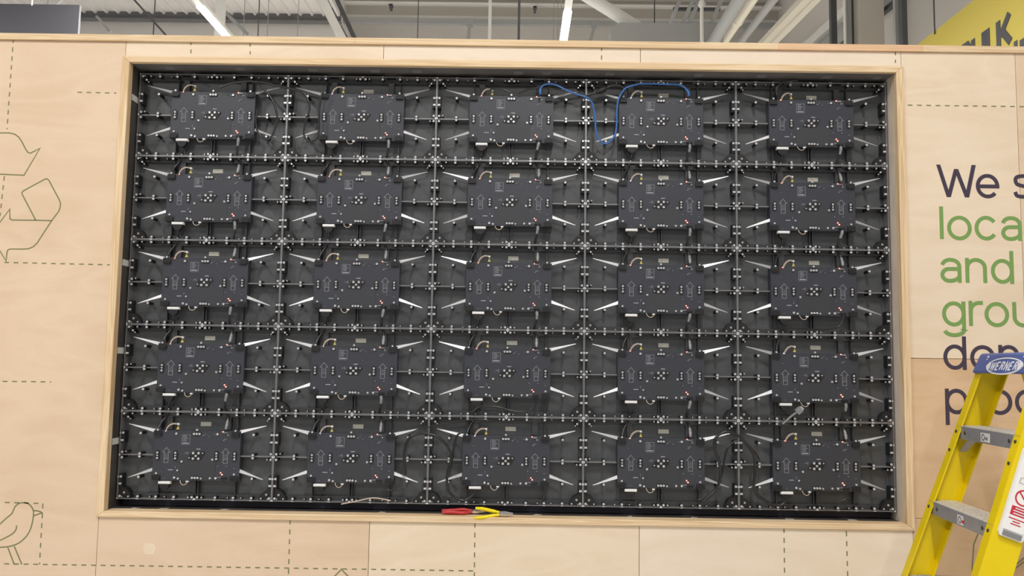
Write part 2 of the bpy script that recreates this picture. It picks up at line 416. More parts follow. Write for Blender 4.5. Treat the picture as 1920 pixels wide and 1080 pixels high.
YP = -.070                                         # plywood face
TOPZ = 2.960
OT, OB, OX = ZC + .861, ZC - .876, 1.508           # clear opening
WX = 3.2
core = MB()
core.box(-WX, -1.56, -.050, .12, 0, TOPZ).box(1.56, WX, -.050, .12, 0, TOPZ)
core.box(-1.56, 1.56, -.050, .12, 0, OB - .03).box(-1.56, 1.56, -.050, .12, OT + .03, TOPZ)
wall = struct(core.build('wall_front', LINING_WOOD), 'pale birch plywood partition wall around the video wall opening')
def panel(x0, x1, z0, z1, m):
    g = .0009
    MB().bevbox(x0 + g, x1 - g, YP, -.0502, z0 + g, z1 - g, .0008).build('plywood_panel', m, wall)
panel(-WX, -2.75, 0, TOPZ, PLY_A); panel(-2.75, -1.53, 0, TOPZ, PLY_A)
for (a, b, m) in ((-1.53, -.507, PLY_B), (-.507, .507, PLY_T), (.507, 1.532, PLY_T)):
    panel(a, b, OT + .02, TOPZ, m)
for (a, b, m) in ((-1.53, -.507, PLY_A), (-.507, .507, PLY_B), (.507, 1.532, PLY_T)):
    panel(a, b, 0, OB - .012, m)
for (a, b) in ((1.532, 1.98), (1.98, WX)):
    panel(a, b, 1.7577, TOPZ, PLY_B if a < 1.9 else PLY_A)
    panel(a, b, 1.1586, 1.7577, PLY_C); panel(a, b, 0, 1.1586, PLY_C)

# mitred frame boards round the opening
FO_X, FO_T, FO_B = 1.537, ZC + .887, ZC - .899
YF, YB = -.0795, -.044
def frame(n, p, m, lab, YB=YB):
    v = []
    b = .0022
    cx = sum(q[0] for q in p) / 4; cz = sum(q[1] for q in p) / 4
    o = MB().prism(p, YF, YB).build('trim_%d' % n, m)
    bv = o.modifiers.new('soft_edges', 'BEVEL'); bv.width = b; bv.segments = 2; bv.limit_method = 'ANGLE'
    return struct(o, lab)
frame(1, [(-OX, OT), (OX, OT), (FO_X, FO_T), (-FO_X, FO_T)], PINE_H, 'pine frame board along the top of the opening', -.058)
frame(2, [(-FO_X, FO_B), (FO_X, FO_B), (OX, OB), (-OX, OB)], PINE_H, 'pine frame board along the bottom of the opening', -.014)
frame(3, [(-FO_X, FO_B), (-OX, OB), (-OX, OT), (-FO_X, FO_T)], PINE_V, 'pine frame board up the left of the opening')
frame(4, [(OX, OB), (FO_X, FO_B), (FO_X, FO_T), (OX, OT)], PINE_V, 'pine frame board up the right of the opening')
# the ledge on top, in three lengths
for n, (a, b, m) in enumerate(((-WX, -.62, PINE_H), (-.62, 1.05, PINE_H), (1.05, 1.614, PINE_HW), (1.614, WX, PINE_H))):
    o = MB().box(a, b, -.0805, .135, TOPZ, TOPZ + .026).build('trim_%d' % (5 + n), m)
    bv = o.modifiers.new('soft_edges', 'BEVEL'); bv.width = .002; bv.segments = 2
    struct(o, 'pine ledge board on top of the plywood wall')
# linings behind the frame boards
LB = .075
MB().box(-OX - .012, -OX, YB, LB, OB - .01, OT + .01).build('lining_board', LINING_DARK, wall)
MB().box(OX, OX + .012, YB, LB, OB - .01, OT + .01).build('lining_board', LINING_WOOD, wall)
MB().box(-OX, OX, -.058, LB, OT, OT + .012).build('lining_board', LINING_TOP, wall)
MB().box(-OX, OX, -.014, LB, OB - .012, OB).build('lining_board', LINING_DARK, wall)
struct(MB().box(-1.56, 1.56, .076, .10, OB - .03, OT + .03).build('wall_behind_screen', BLACK))
for z in (2.746, 2.084, 1.74, 1.391):
    MB().box(-OX, -OX + .0012, YB + .002, .012, z - .012, z + .012).build('tape_patch', TAPE, wall)
for px, w in ((250, .03), (302, .034), (417, .03), (711, .03), (1002, .034), (1175, .02), (1295, .028), (1473, .034), (1590, .036)):
    x = (px - 960) / 487 + .037
    random.seed(px)
    pts = [(x - w / 2, -.014)] + [(x + w / 2, -.014)] + [(x + w * (.5 - .2 * k) + random.uniform(-.004, .004), -.014 + random.uniform(.008, .026)) for k in range(5)]
    n = len(pts)
    mb = MB(); mb.add([(a, b, OB + .0006) for a, b in pts], [tuple(range(n))])
    mb.build('tape_patch', TAPE, wall)
for px in (285, 420, 560, 680, 760, 955, 1010, 1130, 1300, 1420, 1545, 1640):
    x = (px - 960) / 478 + .037
    MB().box(x - .018, x + .018, -.03, .004, OT - .0008, OT - .0002).build('tape_patch', GREYP, wall)
MB().prism([(-1.357 + .05 * a, .9985 + .05 * (b - .5) * .8) for a, b in ((.2, .0), (.8, 0), (1, .5), (.8, 1), (.2, 1), (0, .5))], YP - .0004, YP).build('veneer_patch', PLY_B, wall)

# green print on the plywood
for (a, b) in DASH:
    a, b = Vector(a), Vector(b)
    L = (b - a).length; t = (b - a) / L
    mb = MB(); s = 0.0
    while s < L - .004:
        e = min(L, s + .0185)
        mb.stroke([tuple(a + t * s), tuple(a + t * e)], .0046, YP - .0004, YP + .001)
        s += .0363
    mb.build('dashed_line', PRINT_G, wall)['label'] = 'olive green dashed line printed on the plywood'
def drawing(name, lines, lab, w=.0048):
    mb = MB()
    for q in lines:
        pts = q if len(q) < 4 else [(p.x, p.y) for p in smooth_path([(a, b, 0) for a, b in q], 3)] if name == 'bird_drawing' else q
        mb.stroke(pts, w, YP - .0004, YP + .001)
    mb.build(name, PRINT_G, wall)['label'] = lab
drawing('recycling_arrows', RECYCLE, 'olive green outline of chasing recycling arrows')
drawing('bird_drawing', BIRD, 'olive green outline of a standing bird')
drawing('peak_drawing', [PEAK], 'olive green outline of a pointed roof')
drawing('sprout_drawing', SPROUT, 'olive green curved outline behind the step ladder')

# ---- lettering, drawn as pen strokes
XH, CAPH, ST = .0965, .1277, .0150
def glyph(c, w):
    s = ST / XH; w = w / XH; cap = CAPH / XH; h = s / 2
    bowl = arc(w / 2, .5, (w - s) / 2, (1 - s) / 2, 0, 360, 36)
    if c == 'o': return [(bowl, True)]
    if c == 'l': return [([(w / 2, 0), (w / 2, cap)], False)]
    if c == 'c': return [(arc(w / 2, .5, (w - s) / 2, (1 - s) / 2, 36, 324, 32), False)]
    if c == 'e': return [(arc(w / 2, .5, (w - s) / 2, (1 - s) / 2, 0, 318, 34), False), ([(h, .49), (w, .49)], False)]
    if c == 'd': return [(bowl, True), ([(w - h, 0), (w - h, cap)], False)]
    if c == 'p': return [(bowl, True), ([(h, -.42), (h, 1)], False)]
    if c == 'g': return [(bowl, True), ([(w - h, 1), (w - h, -.12)] + arc(w / 2, -.12, w / 2 - h, .42 - .12 - h, 0, -165, 16), False)]
    if c == 'n': return [([(h, 0), (h, 1)], False), ([(h, .45)] + arc(w / 2, .60, w / 2 - h, .40 - h, 165, 0, 16) + [(w - h, 0)], False)]
    if c == 'u': return [([(w - h, 0), (w - h, 1)], False), ([(w - h, .55)] + arc(w / 2, .40, w / 2 - h, .40 - h, -15, -180, 16) + [(h, 1)], False)]
    if c == 'r': return [([(h, 0), (h, 1)], False), ([(h, .45)] + arc(w * .75, .58, w * .75 - h, .42 - h, 160, 95, 10) + [(w, 1 - h)], False)]
    if c == 'a': return [(arc(w * .47, .66, w * .47 - h, .34 - h, 168, 90, 8) + arc(w * .5, .66, w * .5 - h, .34 - h, 90, 0, 8) + [(w - h, 0)], False),
                         ([(w - h, .56)] + arc(w * .42, (.555 + h) / 2, w * .42 - h, (.555 - h) / 2, 90, 270, 16) + arc(w * .44, (.555 + h) / 2, w * .56 - h, (.555 - h) / 2, -82, -5, 10), False)]
    if c == 's': return [([(p.x, p.y) for p in smooth_path([(w * .93, .74, 0), (w * .80, .88, 0), (w * .5, 1 - h, 0), (w * .2, .88, 0), (h + .03, .74, 0), (w * .2, .58, 0), (w * .5, .5, 0), (w * .82, .40, 0), (w - h, .26, 0), (w * .8, .11, 0), (w * .5, h, 0), (w * .18, .11, 0), (h, .27, 0)], 4)], False)]
    if c == 'W': return [((h * 1.05, cap), (w * .295, 0)), ((w * .50, cap * .87), (w * .295, 0)), ((w * .50, cap * .87), (w * .755, 0)), ((w - h * 1.05, cap), (w * .755, 0))]
for r, row in enumerate(LETTERS):
    grp = empty('lettering', (0, 0, 0)); grp.parent = wall
    grp['label'] = ['dark navy words at the top', 'green words in the second line', 'green words in the third line', 'green words in the fourth line', 'dark navy words partly hidden by the ladder cap', 'dark navy words partly hidden by the ladder rails'][r]
    for (c, x, w, z) in row:
        mb = MB()
        if c == 'W':                               # four straight bars with level ends
            for k, (p, q) in enumerate(glyph(c, w)):
                e = ST / XH * .53
                P = [(x + a * XH, z + b * XH) for a, b in ((q[0] - e, q[1]), (q[0] + e, q[1]), (p[0] + e, p[1]), (p[0] - e, p[1]))]
                mb.prism(P, YP - .0005 - .0003 * k, YP + .001)
        for k, (pts, cl) in enumerate(glyph(c, w) if c != 'W' else ()):
            mb.stroke([(x + a * XH, z + b * XH) for a, b in pts], ST, YP - .0005 - .0003 * k, YP + .001, cl)
        mb.build('letter_' + c.lower(), LET_G if r in (1, 2, 3) else LET_N, grp)

# navy rails that carry the cabinets
tag(MB().box(-1.497, 1.497, .047, .074, ZC + .8445, OT - .001).build('mounting_rail', NAVY), 'navy blue mounting rail above the top row of cabinets', 'rail')
tag(MB().box(-1.497, 1.497, .047, .074, OB + .003, ZC - .8445).build('mounting_rail', NAVY), 'navy blue mounting rail under the bottom row of cabinets', 'rail')

# ------------------------------------------------------------------ one cabinet of the video wall, seen from behind
mm = .001
def cabinet():
    t = empty('led_cabinet')
    W2, H2 = CW / 2 - .0004, CH / 2 - .0004
    D = .045
    MB().box(-W2, W2, D, D + .022, -H2, H2).build('tray', TRAY, t)
    rt = .0030
    for sgn in (1, -1):
        z0, z1 = sorted((sgn * H2, sgn * (H2 - rt)))
        mb = MB().box(-W2, W2, 0, .008, z0, z1)
        for a, b in ((-W2, -.139), (-.098, .093), (.131, W2)):
            mb.box(a, b, .008, D, z0, z1)
        mb.build('rim', RIM, t)
        x0, x1 = sorted((sgn * W2, sgn * (W2 - rt)))
        MB().box(x0, x1, 0, D, -H2 + rt, H2 - rt).build('rim', RIM, t)
        # inner flange strips that carry the rim screws
        MB().box(-W2 + rt, W2 - rt, .030, D, *sorted((sgn * (H2 - rt), sgn * (H2 - .020)))).build('rim_flange', RIBM, t)
        x0, x1 = sorted((sgn * .170, sgn * (W2 - rt)))
        MB().box(x0, x1, .010, D, -.0022, .0022).build('mid_rib', RIM, t)
        for xr in (-.150, .150) if sgn > 0 else (-.150, .150, -.005, .005):
            MB().box(xr - .0013, xr + .0013, .022, D, *sorted((sgn * .092, sgn * (H2 - .020)))).build('tray_rib', RIBM, t)
        # black plates in the corners
        for sz in (1, -1):
            k = 1.0 if sz < 0 else .55
            P = [(sgn * (W2 - rt), sz * (H2 - rt)), (sgn * (W2 - .054 * k), sz * (H2 - rt)), (sgn * (W2 - .050 * k), sz * (H2 - .016 * k)), (sgn * (W2 - .034 * k), sz * (H2 - .036 * k)), (sgn * (W2 - .014), sz * (H2 - .046 * k)), (sgn * (W2 - rt), sz * (H2 - .046 * k))]
            if sgn * sz < 0: pass
            ar = sum(P[i][0] * P[(i + 1) % 6][1] - P[(i + 1) % 6][0] * P[i][1] for i in range(6))
            if ar < 0: P = P[::-1]
            MB().prism(P, .010, D).build('corner_plate', BLACK, t)
            # side latches with a bright clip
            zc = .068 if sz > 0 else -.098
            lt = MB().box(*sorted((sgn * (W2 - rt), sgn * (W2 - .016))), .006, .040, zc - .024, zc + .024).build('side_latch', BLACK, t)
            MB().box(*sorted((sgn * (W2 - .004), sgn * (W2 - .014))), .001, .008, zc - .016, zc - .009).build('latch_clip', SCREW, lt)
        # tapered arms running out from the box corners
        for (za, zb, xa, xb, wa) in ((.094, .119, .166, .268, .0125), (-.054, -.087, .166, .262, .0125)):
            d = Vector((xb - xa, zb - za)).normalized(); n = Vector((-d.y, d.x))
            y0 = .003
            q = []
            for (x, z, w) in ((xa, za, wa), (xb, zb, .0022)):
                hi, lo = (x + n.x * w / 2, z + n.y * w / 2), (x - n.x * w / 2, z - n.y * w / 2)
                tl = .42 * w
                q += [(sgn * hi[0], y0 + tl, hi[1]), (sgn * lo[0], y0, lo[1]), (sgn * lo[0], y0 + .004, lo[1]), (sgn * hi[0], y0 + tl + .004, hi[1])]
            f = [(0, 1, 2, 3), (7, 6, 5, 4), (0, 4, 5, 1), (1, 5, 6, 2), (2, 6, 7, 3), (3, 7, 4, 0)]
            if sgn > 0: f = [p[::-1] for p in f]
            MB().add(q, f).build('tapered_arm', ARM, t)
        # standoffs in the tray
        for z in (.084, -.084):
            MB().cyl((sgn * .220, z), .0062, .004, D).build('standoff', BLACK, t)
        MB().cyl((sgn * .220, .0056), .0062, .004, D).cyl((sgn * .220, -.0056), .0062, .004, D).build('standoff', BLACK, t)

    # ---- the control box
    bx0, bx1, bz0, bz1 = -.168, .170, -.0955, .0965
    box = MB().bevbox(bx0, bx1, .002, .038, bz0, bz1, .0012).build('control_box', BOXM, t)
    MB().box(-.062, .077, .0010, .0022, bz0 + .006, -.0075).build('cover_plate', BOXD, box)
    for sx in (-1, 1):
        for sz in (-1, 1):
            cz = .084 if sz > 0 else -.086
            cx = sx * .151
            MB().box(cx - .0155, cx + .0155, -.004, .003, cz - .009, cz + .009).box(cx - .013, cx + .013, -.0075, -.004, cz - .009, cz - .003).build('corner_clip', BLACK, box)
    for x in (-.150, -.0795, .080, .150):
        P = arc(x, .011, .0088, .0088, 0, 180, 8) + arc(x, -.011, .0088, .0088, 180, 360, 8)
        MB().prism(P, -.0006, .004).build('screw_slot', BLACK, box)
    P = [(-.034, -.013), (-.018, -.016), (.018, -.016), (.030, .004), (.036, .010), (.030, .017), (.016, .017), (-.016, .013), (-.030, -.004)]
    MB().prism(P, -.0008, .004).build('centre_plate', BLACK, box)
    for x, z in ((.0, .084), (.0, -.084)):
        MB().prism(arc(x + .011, z, .0075, .0075, -90, 90, 6) + arc(x - .011, z, .0075, .0075, 90, 270, 6), -.0004, .004).build('screw_slot', BLACK, box)
    for x in (-.116, .114):
        mb = MB()
        z0, z1 = -.0275, .030
        mb.stroke([(x - .0080, z0), (x + .0080, z0), (x + .0080, .013), (x + .0150, .013), (x, z1), (x - .0150, .013), (x - .0080, .013), (x - .0080, z0)], .0011, .0014, .0022)
        mb.stroke([(x - .0080, -.0125), (x + .0080, -.0125)], .0010, .0014, .0022)
        mb.build('direction_arrow', SILK, box)
        mb = MB()
        for k in range(4):
            mb.stroke([(x - .005, -.009 + k * .0048), (x + .005, -.009 + k * .0048)], .0022, .0015, .0022)
        mb.build('arrow_caption', SILK_DIM, box)
    # silk-screen marks and small components on the board
    random.seed(11)
    mb = MB()
    mb.stroke([(-.058, .043), (-.027, .043), (-.027, .080), (-.058, .080)], .0008, .0015, .0022, True)
    for k in range(5):
        mb.stroke([(-.054, .076 - k * .005), (-.054 + .008 + .014 * random.random(), .076 - k * .005)], .0013, .0015, .0022)
    mb.stroke([(-.055, .048), (-.031, .048)], .0035, .0015, .0022)
    mb.stroke([(-.046, .008), (-.038, .012), (-.034, .006)], .0009, .0015, .0022)
    mb.stroke([(-.034, .016), (-.032, .006)], .0009, .0015, .0022)
    mb.stroke([(.000, .026), (.016, .026)], .0030, .0015, .0022)
    mb.stroke([(-.107, -.055), (-.088, -.055)], .0028, .0015, .0022)
    mb.stroke([(-.079, -.050), (-.079, -.040)], .0009, .0015, .0022)
    mb.build('board_print', SILK, box)['kind'] = 'stuff'
    mb = MB()
    for (x, z, a, b) in ((.026, .078, .006, .003), (.034, .083, .004, .002), (.046, .075, .003, .003), (.070, .083, .006, .002), (.121, .082, .007, .006), (.112, .065, .012, .002), (.106, .060, .007, .003),
                         (.086, -.038, .004, .003), (.121, -.038, .005, .003), (.150, -.046, .006, .002), (.093, -.081, .014, .003), (-.117, -.087, .003, .002), (-.125, .056, .003, .002)):
        mb.box(x - a / 2, x + a / 2, -.0005, .0022, z - b / 2, z + b / 2)
    mb.build('surface_components', GREYP, box)['kind'] = 'stuff'
    for (x, z, m, r) in ((-.121, .0945, LED_RED, .0022), (.101, .0935, LED_RED, .0022), (.0985, -.0630, LED_RED, .0022), (.104, -.0700, LED_RED, .0026)):
        MB().cyl((x, z), r, -.0015, .0022, 8).build('indicator_light', m, box)
    MB().box(.100, .124, -.006, .006, -.0885, -.082).build('signal_socket', BLACK, box)
    MB().box(.105, .120, -.003, .006, .088, .094).build('signal_socket', GREYP, box)
    # white power socket with its black plug
    so = MB().bevbox(-.140, -.093, -.006, .012, -.1085, -.0985, .002).build('power_socket', WHITEP, t)
    MB().prism([(-.122, -.131), (-.111, -.131), (-.1000, -.122), (-.098, -.1085), (-.136, -.1085), (-.133, -.122)], -.003, .014).build('power_plug', BLACK, so)
    # sticker on the tray
    MB().box(-.003, .038, D - .0008, D, .1115, .1275).build('rating_sticker', STICK, t)
    # thin wires at the top and the bottom edge of the box
    pts = [(-.121, -.001, .094), (-.117, -.004, .106), (-.108, -.004, .117), (-.095, -.002, .1235), (-.082, .004, .1225), (-.077, .012, .117)]
    w1 = MB().tube(smooth_path(pts, 4), .0013, 6).build('sensor_wire', WIREW, t)
    pts2 = [(a + .002, b - .002, c - .003) for a, b, c in pts]
    MB().tube(smooth_path(pts2, 4), .0012, 6).build('sensor_wire', WIREW, t)
    MB().box(-.081, -.074, .004, .016, .117, .124).build('wire_connector', WHITEP, w1)
    MB().prism([(-.083, .100), (-.072, .100), (-.0775, .113)], .004, .012).build('wire_tag', WIREY, w1)
    pts = [(-.058, .004, -.092), (-.054, -.002, -.103), (-.045, -.004, -.1105), (-.035, -.003, -.109), (-.028, .0, -.1005)]
    w2 = MB().tube(smooth_path(pts, 4), .0012, 6).build('link_wire', WIREW, t)
    MB().box(-.034, -.024, -.003, .006, -.1005, -.096).build('wire_connector', WHITEP, w2)
    # cable tabs under the top rim
    for x in (-.118, .112):
        MB().box(x - .011, x + .011, .026, .046, .098, .150).build('cable_tab', RIBM, t)

    # ---- all the screws (too small to pick apart singly)
    s, po = MB(), MB()
    Y1 = .002
    rim_x = (-.220, -.150, -.080, .080, .150, .220)
    for sz in (1, -1):
        z = sz * .1585
        for x in rim_x:
            s.screw((x, z), .0049, Y1); po.cyl((x, z), .0055, Y1 + .004, D, 8)
            s.box(x - .005, x + .005, -.0008, .001, *sorted((sz * .1683, sz * .1655)))
        for x in (-.0105, .0105):
            s.screw((x, z), .0049, Y1); po.cyl((x, z), .0055, Y1 + .004, D, 8)
        for x in (-.026, .026):
            s.screw((x, z + sz * .001), .0034, Y1 + .003); po.cyl((x, z), .004, Y1 + .006, D, 8)
        s.prism([(-.007, sz * .1683), (.007, sz * .1683), (.0, sz * .1590)] if sz < 0 else [(-.007, sz * .1683), (.0, sz * .1590), (.007, sz * .1683)], -.0008, .002)
        for x in (-.177, .177, -.120, .125):
            if sz < 0 or abs(x) > .15:
                s.screw((x, sz * .1600), .0027, .012); po.cyl((x, sz * .160), .003, .015, D, 6)
        for sx in (1, -1):
            X = lambda d: sx * (CW / 2 - d)
            Z = lambda d: sz * (CH / 2 - d)
            for (dx, dz, r, y) in ((.0105, .0105, .0049, .001), (.024, .0235, .0042, .008), (.031, .031, .0028, .012), (.043, .0095, .0033, .003), (.018, .0075, .0024, .004)):
                s.screw((X(dx), Z(dz)), r, y); po.cyl((X(dx), Z(dz)), r * 1.1, y + .004, D, 8)
            s.box(*sorted((X(.0002), X(.0055))), -.0009, .001, *sorted((Z(.0002), Z(.0055))))
            # side rim
            s.screw((X(.0105), sz * .084), .0049, Y1); po.cyl((X(.0105), sz * .084), .0055, Y1 + .004, D, 8)
            s.box(*sorted((X(.0003), X(.0040))), -.0008, .001, sz * .084 - .0035, sz * .084 + .0035)
            s.screw((X(.0105), sz * .0105), .0049, Y1); po.cyl((X(.0105), sz * .0105), .0055, Y1 + .004, D, 8)
    for sx in (1, -1):
        s.box(*sorted((sx * .2996, sx * .294)), -.0008, .001, -.004, .004)
        s.screw((sx * .275, -.011 if sx > 0 else .0125), .003, .004); po.cyl((sx * .275, -.011 if sx > 0 else .0125), .0035, .008, D, 8)
        for z in (.084, -.084, .0056, -.0056):
            s.screw((sx * .220, z), .0049, .000)
        for x in (.0798, .150):
            for z in (-.0107, 0, .0107):
                s.screw((sx * x, z), .0043 if z else .0034, -.0035)
        for z in (.084, -.084):
            s.screw((sx * .080, z), .0049, -.0025); po.cyl((sx * .080, z), .0068, .0005, .004, 8)
        s.screw((sx * .151, .0985), .0042, -.006); s.screw((sx * .151, -.0685), .0042, -.003)
        for z in (.0105, -.0105):
            s.screw((sx * .0105, z), .0049, -.004)
    for z in (.084, -.084):
        for x in (-.0107, 0, .0107):
            s.screw((x, z), .0046, -.0035)
    s.screw((0, .0995), .0042, -.003); s.screw((0, 0), .0045, -.004)
    for (x, z, r) in ((-.026, -.008, .003), (.026, .0105, .003), (-.0655, -.0875, .0042), (.023, -.086, .0036), (.0585, -.0845, .0042), (-.0540, -.0225, .0042), (.0645, -.0135, .0042), (-.0690, -.0565, .0036)):
        s.screw((x, z), r, -.003)
    o = s.build('screw_heads', SCREW, t); o['kind'] = 'stuff'
    o = po.build('screw_posts', BLACK, t); o['kind'] = 'stuff'
    return t

ORD = ('first', 'second', 'third', 'fourth', 'fifth')
ROWN = ('top row', 'second row down', 'middle row', 'fourth row down', 'bottom row')
COLN = ('leftmost column', 'second column from left', 'middle column', 'fourth column from left', 'rightmost column')
proto = cabinet()
cabs = {}
def cab_pos(c, r):
    return Vector(((c - 2) * CW, 0, ZC + (2 - r) * CH))
for r in range(5):
    for c in range(5):
        o = proto if (r, c) == (0, 0) else copy_tree(proto)
        o.location = cab_pos(c, r)
        tag(o, 'back of black video wall cabinet in the %s, %s' % (ROWN[r], COLN[c]), 'led cabinet', 'video wall cabinets')
        cabs[c, r] = o

# a few indicators glow violet, and two top cabinets have no sticker
def child(o, nm, k=0):
    q = [x for x in o.children_recursive if x.name.split('.')[0] == nm]
    return q[k] if q else None
for (c, r) in ((1, 0), (3, 1), (4, 3), (0, 4), (1, 4), (2, 4), (3, 0)):
    o = child(cabs[c, r], 'indicator_light')
    o.data = o.data.copy(); o.data.materials[0] = LED_PINK
for (c, r) in ((0, 0), (2, 0)):
    o = child(cabs[c, r], 'rating_sticker')
    bpy.data.objects.remove(o)

# ------------------------------------------------------------------ cables
def cable(name, pts3, r, m, label, cat='cable', group=None, k=5):
    o = MB().tube(smooth_path(pts3, k), r, 8).build(name, m)
    return tag(o, label, cat, group)
def cable2d(key, r, m, label, name='power_cable', cat='cable', wob=0.0):
    y, P = CABLES[key]
    n = len(P)
    return cable(name, [(a, y - r - wob * math.sin(3.1 * i), b) for i, (a, b) in enumerate(P)], r, m, label, cat)
for c in range(5):
    for r in range(5):
        p = cab_pos(c, r)
        L = lambda x, y, z: (p.x + x, y, p.z + z)
        if r < 4:
            if not ((c, r) in ((4, 2), (2, 3))):
                root = empty('signal_cable', L(.112, 0, -.2375))
                tag(root, 'black signal cable linking %s and %s cabinets down the %s' % (ORD[r], ORD[r + 1], COLN[c]), 'cable', 'signal cables between cabinets')
                loc = lambda q: tuple(Vector(q) - Vector(root.location))
                j = .004 * math.sin(c * 2.3 + r * 1.7)
                pts = [L(.112, -.008, -.088), L(.113, -.009, -.100), L(.110 + j, -.006, -.118), L(.104 + j, .008, -.142), L(.103, .020, -.163), L(.108, .021, -.176), L(.113, .016, -.195), L(.114, -.001, -.222), L(.113, -.0065, -.2435)]
                MB().tube([loc(q) for q in smooth_path(pts, 5)], .0038, 8).build('cord', CABLE, root)
                MB().tube([loc(q) for q in smooth_path([L(.1125, -.009, -.095), L(.112 + j * .5, -.009, -.108), L(.109 + j, -.004, -.125)], 4)], [.0052, .0056, .0058, .006, .006, .0058, .0054, .005, .0045], 8).build('braided_sleeve', SLEEVE, root)
                MB().tube([loc(q) for q in smooth_path([L(.1135, .012, -.200), L(.114, .002, -.217), L(.1133, -.005, -.234)], 4)], [.0042, .005, .0054, .0058, .006, .006, .0058, .0052, .0046], 8).build('braided_sleeve', SLEEVE, root)
            if (c, r) not in ((4, 3),):
                pts = [L(-.1165, .005, -.130), L(-.117, .008, -.141), L(-.120, .018, -.158), L(-.122, .021, -.172), L(-.132, .020, -.190), L(-.144, .010, -.212), L(-.150, -.001, -.234)]
                cable('power_cable', pts, .0042, CABLE, 'black power cord from %s cabinet to the one below, %s' % (ORD[r], COLN[c]), 'cable', 'power cords between cabinets')
cable2d('blue', .0036, CABLEB, 'blue network cable looping between the middle and fourth boxes of the top row', 'network_cable')
for (k, lab) in (('blue', 0),):
    y, P = CABLES[k]
    net = bpy.data.objects['network_cable']
    for (a, b, d) in ((P[0], P[1], 1), (P[-1], P[-2], 1)):
        mb = MB(); mb.tube([(a[0], y - .004, a[1] - .006), (a[0], y - .004, a[1] + .008), (b[0], y - .004, b[1] + .002)], [.0052, .0058, .0045], 8)
        mb.build('plug_boot', CABLEB, net)
cable2d('loopA', .0040, CABLE, 'black cable looped right of the top left control box')
cable2d('loopB', .0040, CABLE, 'black cable crossing between the first two cabinets of the top row')
cable2d('loopC', .0050, CABLE, 'thick black cable arched and looped between second and middle cabinets, bottom row')
cable2d('loopC2', .0040, CABLE, 'black cable dropping left of the middle box in the bottom row')
cable2d('thinC', .0022, CABLE, 'thin black lead running under the rim into the bottom middle cabinet')
cable2d('loopD', .0040, CABLE, 'black cable rising beside the fourth box to the joint, bottom row')
cable2d('loopD2', .0054, CABLE, 'thick black cable arched between the last two cabinets, bottom row')
cable2d('loopD3', .0032, CABLE, 'thin black cable behind the thick arch, bottom right cabinet')
cable2d('drop32', .0034, CABLE, 'black jumper cable sagging under the middle box, fourth row down')
cable2d('drop24', .0034, CABLE, 'black jumper cable sagging under the rightmost box, middle row')
cable2d('drop44', .0034, CABLE, 'black cable end curving left under the bottom right box')
cable2d('drop41', .0030, CABLE, 'black cable end curling right of the second box, bottom row')
cable2d('exit04', .0050, CABLE, 'black cord leaving over the top rim of the top right cabinet')
cable2d('feed02', .0034, CABLE, 'short black lead above the middle box, top row')
cable2d('feed02b', .0036, CABLE, 'black lead lying along the top of the middle cabinet, top row')
cable2d('feed00', .0026, CABLE, 'short black lead above the top left control box')
cable2d('orange41', .0022, WIREW, 'orange brown wire on the bottom rim of the second column', 'loose_wire', 'wire')
# plug-and-socket joint hanging in the top row
fc = cable2d('feed03', .0042, CABLE, 'black power lead with in-line plug beside the blue cable', 'plugged_lead')
y, P = CABLES['plug03']; (x0, z0), (x1, z1) = P
MB().tube([(x0, y, z0), (x0 * .8 + x1 * .2, y, z0 * .8 + z1 * .2), (x0 * .45 + x1 * .55, y, z0 * .45 + z1 * .55), (x1, y, z1)], [.006, .011, .012, .006], 10).build('plug_body', BLACK, fc)
y, P = CABLES['feed03b']
MB().tube(smooth_path([(a, y - .003, b) for a, b in P], 4), .0042, 8).build('lead_tail', CABLE, fc)
# the loose grey plug of the fourth row
fc = cable2d('plug34', .0040, GREYP, 'loose grey plug on a lead under the rightmost box, fourth row down', 'loose_plug')
y, P = CABLES['plug34']; (x0, z0), (x1, z1) = P[-1], (P[-1][0] + .028, P[-1][1] + .023)
d = Vector((x1 - x0, 0, z1 - z0)).normalized()
MB().beam(Vector((x0, y - .004, z0)), Vector((x0, y - .004, z0)) + d * .022, .024, .012, (0, 1, 0)).build('plug_body', GREYP, fc)
MB().beam(Vector((x0, y - .004, z0)) + d * .022, Vector((x0, y - .004, z0)) + d * .030, .016, .009, (0, 1, 0)).build('plug_nose', SILK, fc)
MB().prism([(1.045, 1.492 - .005), (1.085, 1.492 - .005), (1.085, 1.518), (1.045, 1.518)], .004, .030).build('socket_block', BLACK, cabs[4, 3]).matrix_parent_inverse = cabs[4, 3].matrix_world.inverted()

